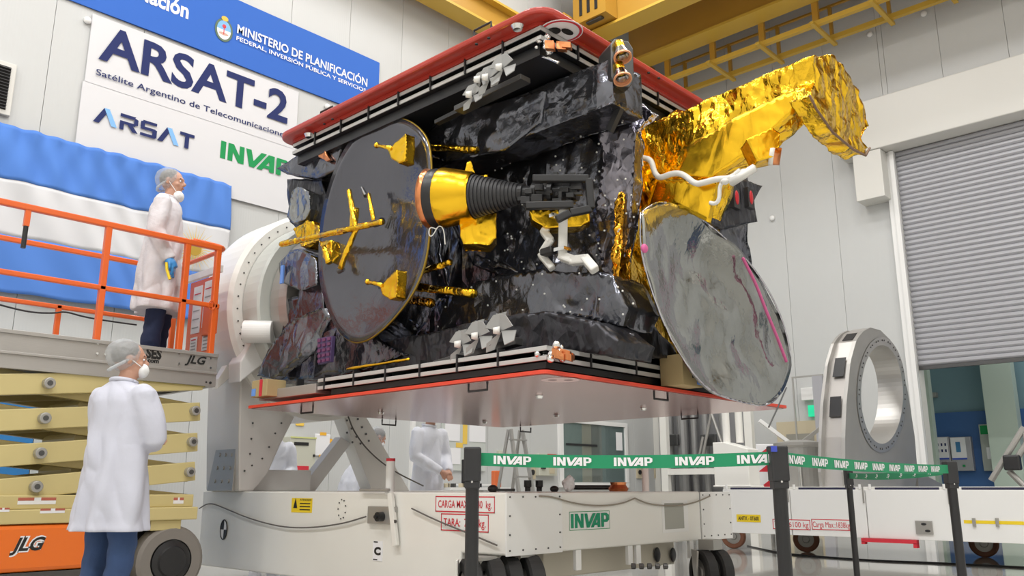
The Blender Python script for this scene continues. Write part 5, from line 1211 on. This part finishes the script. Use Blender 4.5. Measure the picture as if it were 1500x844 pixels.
subX(t, q, (.05, .38, .75, .98), paper, 'sheet'); subX(t, q, (.05, .33, .75, .38), MATS['stripe_blue'], 'blue_stripe', .012); subX(t, q, (.28, .55, .5, .85), mat('glove_print', (.05, .2, .4), .5), 'glove_picture', .014); subX(t, q, (.5, .12, .62, .18), green_p, 'green_dot', .014)
t, q = farbox('green_sign_board', 1437, 621, 1463, 690, 19.27, mat('board_pale', (.42, .45, .42), .5), 'pale information board with dark green header beyond shutter', 'board')
subX(t, q, (.08, .78, 1, .97), green_p, 'green_header'); subX(t, q, (.3, .25, .75, .5), paper, 'sheet')
t, q = farbox('wall_lamp', 1363, 575, 1371, 582, 19.35, steel, 'tiny round wall lamp beyond the shutter on the teal wall', 'lamp')
tp = thing('tripod', (12.9, 0, 0), 'grey metal tripod at right edge behind the transport frame', 'tripod')
for a, b in (((1452, 704), (1500, 626)), ((1478, 690), (1510, 640)), ((1478, 690), (1500, 712))):
    pa = onX(*a, 13.1); pb = onX(*b, 13.1); MB().cyl(pa, pb, .04, n=12).build('leg', steel, tp)
p = onX(1483, 678, 13.05); MB().box(p.x - .06, p.x + .06, p.y - .1, p.y + .1, p.z - .1, p.z + .1).build('joint', black, tp, bevel=.02); MB().cyl(onX(1500, 626, 13.1), Vector((13.1, onX(1500, 626, 13.1).y, 0)), .03, n=10).build('leg', steel, tp)
# floor cable, floor marks
pts = [onZ(a, b, .008) for a, b in ((1095, 800), (1150, 812), (1230, 818), (1290, 822), (1350, 824), (1430, 828), (1510, 832))]
tag(MB().tube(smooth_path(pts, 3), .012, 6).build('floor_cable', black, smooth=True), 'thin dark cable running across the floor behind barrier posts', 'cable')
# white detectors dots on walls
for (px, py, lb) in ((127, 31, 'above the title banner corner'), (478, 157, 'right of the title banner')):
    p = onY(px, py, YW); o = MB().sphere((p.x, YW - .03, p.z), .05, .035, .05).build('wall_sensor', paint2, smooth=True); tag(o, 'small round white wall sensor ' + lb, 'sensor')
for (px, py, lb) in ((1354, 21, 'near the top right'), (1275, 51, 'left of the top right one'), (1132, 320, 'beside the gold tower and reflector')):
    p = onX(px, py, XW); o = MB().sphere((XW - .03, p.y, p.z), .035, .06, .06).build('wall_sensor', paint2, smooth=True); tag(o, 'small round white sensor on the right wall ' + lb, 'sensor')
p = onX(1425 if False else 1407, 5, XW)
# ================================================================== PEOPLE
def person(base, head_deg, label, scale=1.0, arms='hang', hem=.5, coat=coat_m, legm=jeans, yaw=0, gloves=(), lean=0, cap=True, mask=True, vox=.011, zdrop=0, wide=1.0):
    t = thing('person', base, label, 'person')
    M = Matrix.Translation(Vector(base)) @ Matrix.Rotation(R(head_deg - 90), 4, 'Z') @ Matrix.Scale(scale, 4)
    def LN(p):   # lean above the hips
        p = Vector(p)
        if lean and p.z > .92: d = p - Vector((0, 0, .92)); p = Vector((0, 0, .92)) + Matrix.Rotation(-R(lean), 3, 'X') @ d
        return p
    HY = Matrix.Rotation(R(yaw), 3, 'Z')
    def HP(p): return LN(Vector((0, .01, 0)) + HY @ (Vector(p) - Vector((0, .01, 0))))
    sh = [LN((s * .185, 0, 1.42)) for s in (-1, 1)]
    if arms == 'crossed': el = [LN((-.25, .06, 1.14)), LN((.25, .06, 1.14))]; wr = [LN((-.07, .23, 1.15)), LN((.05, .19, 1.12))]
    elif arms == 'hang': el = [LN((-.22, -.03, 1.15)), LN((.23, -.02, 1.14))]; wr = [LN((-.21, .08, .93)), LN((.22, .10, .91))]
    elif arms == 'front': el = [LN((-.24, .04, 1.14)), LN((.24, .04, 1.14))]; wr = [LN((-.06, .26, .98)), LN((.06, .26, .98))]
    else: el = [LN((-.24, .06, 1.16)), LN((.24, .06, 1.16))]; wr = [LN((-.15, .33, 1.15)), LN((.15, .33, 1.15))]
    b = MB()
    for s in (-1, 1):
        b.tube([(s * .09, 0, .92), (s * .10, .02, .70), (s * .10, .02, .49), (s * .105, .0, .30), (s * .105, -.01, .08)], [.085, .072, .052, .05, .036], 14)
        b.sphere((s * .11, .06, .045), .04, .12, .04)
    b.ell([(LN(c), a_, b_) for c, a_, b_ in (((0, 0, .86), (.13, 0, 0), (0, .085, 0)), ((0, 0, 1.0), (.135, 0, 0), (0, .085, 0)), ((0, 0, 1.15), (.125, 0, 0), (0, .08, 0)), ((0, 0, 1.32), (.14, 0, 0), (0, .08, 0)), ((0, 0, 1.42), (.12, 0, 0), (0, .065, 0)), ((0, 0, 1.47), (.06, 0, 0), (0, .055, 0)))])
    b.tube([LN((0, 0, 1.42)), HP((0, .015, 1.50)), HP((0, .03, 1.56))], [.07, .057, .055], 14)
    for i in (0, 1):
        b.tube([sh[i], el[i], wr[i]], [.045, .040, .03], 12); b.sphere(sh[i] - ZU * .02, .048)
        d = (wr[i] - el[i]).normalized(); b.tube([wr[i], wr[i] + d * .05, wr[i] + d * .09], [.028, .038, .034], 10)
        side = d.cross(Vector((0, 1, 0)) if abs(d.y) < .8 else ZU).normalized(); cur = (-side.cross(d)).normalized()
        for k in range(4):
            o_ = wr[i] + d * .085 + side * (k - 1.5) * .019; Lf = (.062, .072, .068, .052)[k]
            b.tube([o_, o_ + d * Lf * .5 + cur * .008, o_ + d * Lf + cur * .028], [.010, .0095, .008], 8)
        b.tube([wr[i] + d * .03 + side * .03, wr[i] + d * .06 + side * .05 + cur * .01, wr[i] + d * .09 + side * .052 + cur * .02], [.013, .011, .009], 8)
    # head
    def hs(c, *r): 
        c = HP(c); b.sphere(c, *r, rot=HY)
    hs((0, .02, 1.655), .076, .092, .098); hs((0, .055, 1.60), .056, .058, .078); hs((0, .085, 1.555), .026, .026, .022)
    hs((0, .103, 1.664), .045, .018, .014); b.tube([HP((0, .108, 1.65)), HP((0, .132, 1.618))], [.009, .015], 8); hs((0, .127, 1.614), .017, .013, .010)
    for s in (-1, 1): hs((s * .076, .01, 1.635), .012, .022, .034); hs((s * .04, .075, 1.61), .024, .026, .022)
    hs((0, .109, 1.586), .022, .011, .009)
    body = b.build('body', skin, t, remesh=.0075, xf=M)
    for s in (-1, 1):
        MB().sphere(HP((s * .03, .099, 1.643)), .012, .008, .008, rot=HY).build('eye', white_p, t, xf=M, smooth=True)
        MB().sphere(HP((s * .03, .1055, 1.643)), .005, .003, .005, rot=HY).build('iris', hair, t, xf=M)
        MB().tube([HP((s * .014, .113, 1.665)), HP((s * .046, .100, 1.665))], .004, 6).build('eyebrow', hair, t, xf=M)
    MB().tube([HP((-.022, .116, 1.585)), HP((0, .121, 1.586)), HP((.022, .116, 1.585))], .004, 6).build('mouth', mat('lip', (.42, .16, .13), .5), t, xf=M)
    MB().sphere(HP((0, .002, 1.675)), .083, .092, .086, 24, 16, rot=HY).build('hair', hair, t, xf=M, crumple=(.006, 30))
    if cap:
        MB().sphere(HP((0, -.012, 1.668)), .100, .112, .108, 28, 18, rot=HY).build('hair_net', cap_m, t, xf=M, refine=.03, crumple=(.014, 22))
        ring = [HP((math.cos(a_) * .078, -.010 + math.sin(a_) * .084, 1.622 + .055 * math.sin(a_))) for a_ in [2 * math.pi * i / 32 for i in range(33)]]
        MB().tube(ring, .012, 8).build('net_elastic', mat('net_band', (.62, .65, .68), .7, alpha=.6), t, xf=M, refine=.03, crumple=(.012, 26))
    if mask:
        z_ = 1.575 if mask is True else 1.515
        MB().sphere(HP((0, .10 if mask is True else .085, z_)), .06, .045, .05, 20, 12, rot=HY).build('face_mask', mask_m, t, xf=M, crumple=(.008, 20))
        for s in (-1, 1): MB().tube([HP((s * .055, .085, z_ + .02)), HP((s * .085, .01, 1.64))], .003, 6).build('mask_strap', mask_m, t, xf=M)
    # trousers and shoes
    tr_ = MB()
    for s in (-1, 1): tr_.tube([(s * .085, 0, .94), (s * .105, .015, .70), (s * .108, .02, .49), (s * .112, .0, .28), (s * .112, -.01, .05)], [.105, .095, .078, .075, .078], 16)
    tr_.ell([((0, 0, .84), (.14, 0, 0), (0, .11, 0)), ((0, 0, 1.0), (.17, 0, 0), (0, .12, 0))])
    MI = M.inverted()
    def wr_tr(v): l = MI @ v; n_ = Vector((l.x - (.1 if l.x > 0 else -.1), l.y, 0)); return v + (M.to_3x3() @ n_.normalized()) * (noise.noise(l * 9 + Vector((0, 0, l.z * 8))) * .012) if n_.length > .01 else v
    tr_.build('trousers', legm, t, remesh=vox, xf=M, post=wr_tr)
    for s in (-1, 1): MB().sphere((s * .112, .05, .045), .052, .145, .05).build('shoe', black, t, xf=M, smooth=True, post=lambda v: Vector((v.x, v.y, max(v.z, base[2] + .002))))
    # coat
    c = MB(); W = wide
    zs = [(1.505, .075, .07), (1.475, .11, .085), (1.45, .15, .10), (1.42, .185, .115), (1.37, .205, .13), (1.28, .215, .14), (1.12, .21, .145), (.98, .225, .155), (.80, .245, .165), (.65, .265, .175), (hem, .28, .185)]
    zs = [z for z in zs if z[0] >= hem]
    c.ell([(LN((0, -.005, z)), (a_ * W, 0, 0), (0, b_ * W, 0)) for z, a_, b_ in zs], 32)
    for i in (0, 1):
        s = (-1, 1)[i]; c.sphere(sh[i] - ZU * .012, .072); d = (wr[i] - el[i]).normalized()
        c.tube([sh[i], sh[i].lerp(el[i], .5), el[i], el[i].lerp(wr[i], .5), wr[i] + d * .01], [.076, .078, .072, .064, .052], 16)
    def fold(v):
        l = MI @ v; a_ = math.atan2(l.y, l.x); k = max(0, min(1, (1.15 - l.z) / .5)) if abs(l.x) < .33 else 0
        n_ = Vector((math.cos(a_), math.sin(a_), 0)); f = .02 * math.sin(a_ * 7 + 1.3 + 2 * math.sin(l.z * 3)) * k
        f += .018 * noise.noise(Vector((l.x * 6, l.y * 6, l.z * 1.6))) + .034 * (abs(noise.noise(Vector((l.x * 7 + l.z * 3, l.y * 7, l.z * 3.2)))) - .2) * (1 if abs(l.x) < .16 or l.z < 1.1 else .8)
        return v + (M.to_3x3() @ n_) * f
    co = c.build('lab_coat', coat, t, remesh=vox, xf=M, post=fold)
    col = [LN((math.cos(a_) * .078, .0 + math.sin(a_) * .072, 1.50 + .012 * math.sin(-a_))) for a_ in [2 * math.pi * i / 24 for i in range(25)]]
    MB().tube(col, .014, 8).build('collar', coat, t, xf=M, smooth=True)
    for i in gloves:
        g_ = MB(); d = (wr[i] - el[i]).normalized(); g_.tube([wr[i] - d * .03, wr[i], wr[i] + d * .05, wr[i] + d * .092], [.042, .035, .045, .04], 12)
        side = d.cross(Vector((0, 1, 0)) if abs(d.y) < .8 else ZU).normalized(); cur = (-side.cross(d)).normalized()
        for k in range(4):
            o_ = wr[i] + d * .085 + side * (k - 1.5) * .021; Lf = (.066, .076, .072, .056)[k]
            g_.tube([o_, o_ + d * Lf * .5 + cur * .012, o_ + d * Lf + cur * .035], [.0135, .0125, .011], 8)
        g_.tube([wr[i] + d * .03 + side * .03, wr[i] + d * .065 + side * .056 + cur * .01, wr[i] + d * .095 + side * .06 + cur * .02], [.016, .0145, .012], 8)
        g_.build('blue_glove', glove_m, t, remesh=.005, xf=M, label='blue rubber glove')
    return t, M
pB = at(167, 700, 5.35); pB.z = 0
person(pB, 43.2 - 28, 'person seen from behind in long white lab coat, jeans and hair net', 1.0, 'crossed', .60, coat_m, jeans, yaw=-30, wide=1.0)
pA = at(226, 500, 7.3); pA.z = dzb + .112
tA, MA = person(pA, 43.2 - 80, 'person on the lift platform in white smock, blue glove and lowered mask', 1.055, 'hang', .50, coat2_m, denimd, yaw=-6, gloves=(0, 1), mask='low', wide=1.0)
MB().tube([MA @ Vector(v) for v in ((.285, .10, .86), (.29, .11, .80), (.295, .14, .72))], .012, 8).build('yellow_tag', yellow_p, tA)
w1 = mat('coverall_white', (.75, .77, .84), .8, bump=[('noise', 9, .5, .02)])
for (px, d, hd, lb, lean, arms, gl) in ((627, 10.45, 43.2 - 130, 'person in white smock standing with hands joined, head hidden by cover', 0, 'front', ()),
        (514, 10.7, 43.2 - 60, 'person bending in pale smock with blue glove behind the white brace', 28, 'reach', (0, 1)),
        (396, 10.4, 43.2 - 150, 'person in white smock partly hidden by the tall arm', 12, 'front', ())):
    p = at(px, 700, d); p.z = 0; person(p, hd, lb, 1.06 if px == 627 else .95, arms, .5, w1, paint2 if False else w1, gloves=gl, lean=lean, vox=.016, wide=.88 if px == 627 else 1.0)
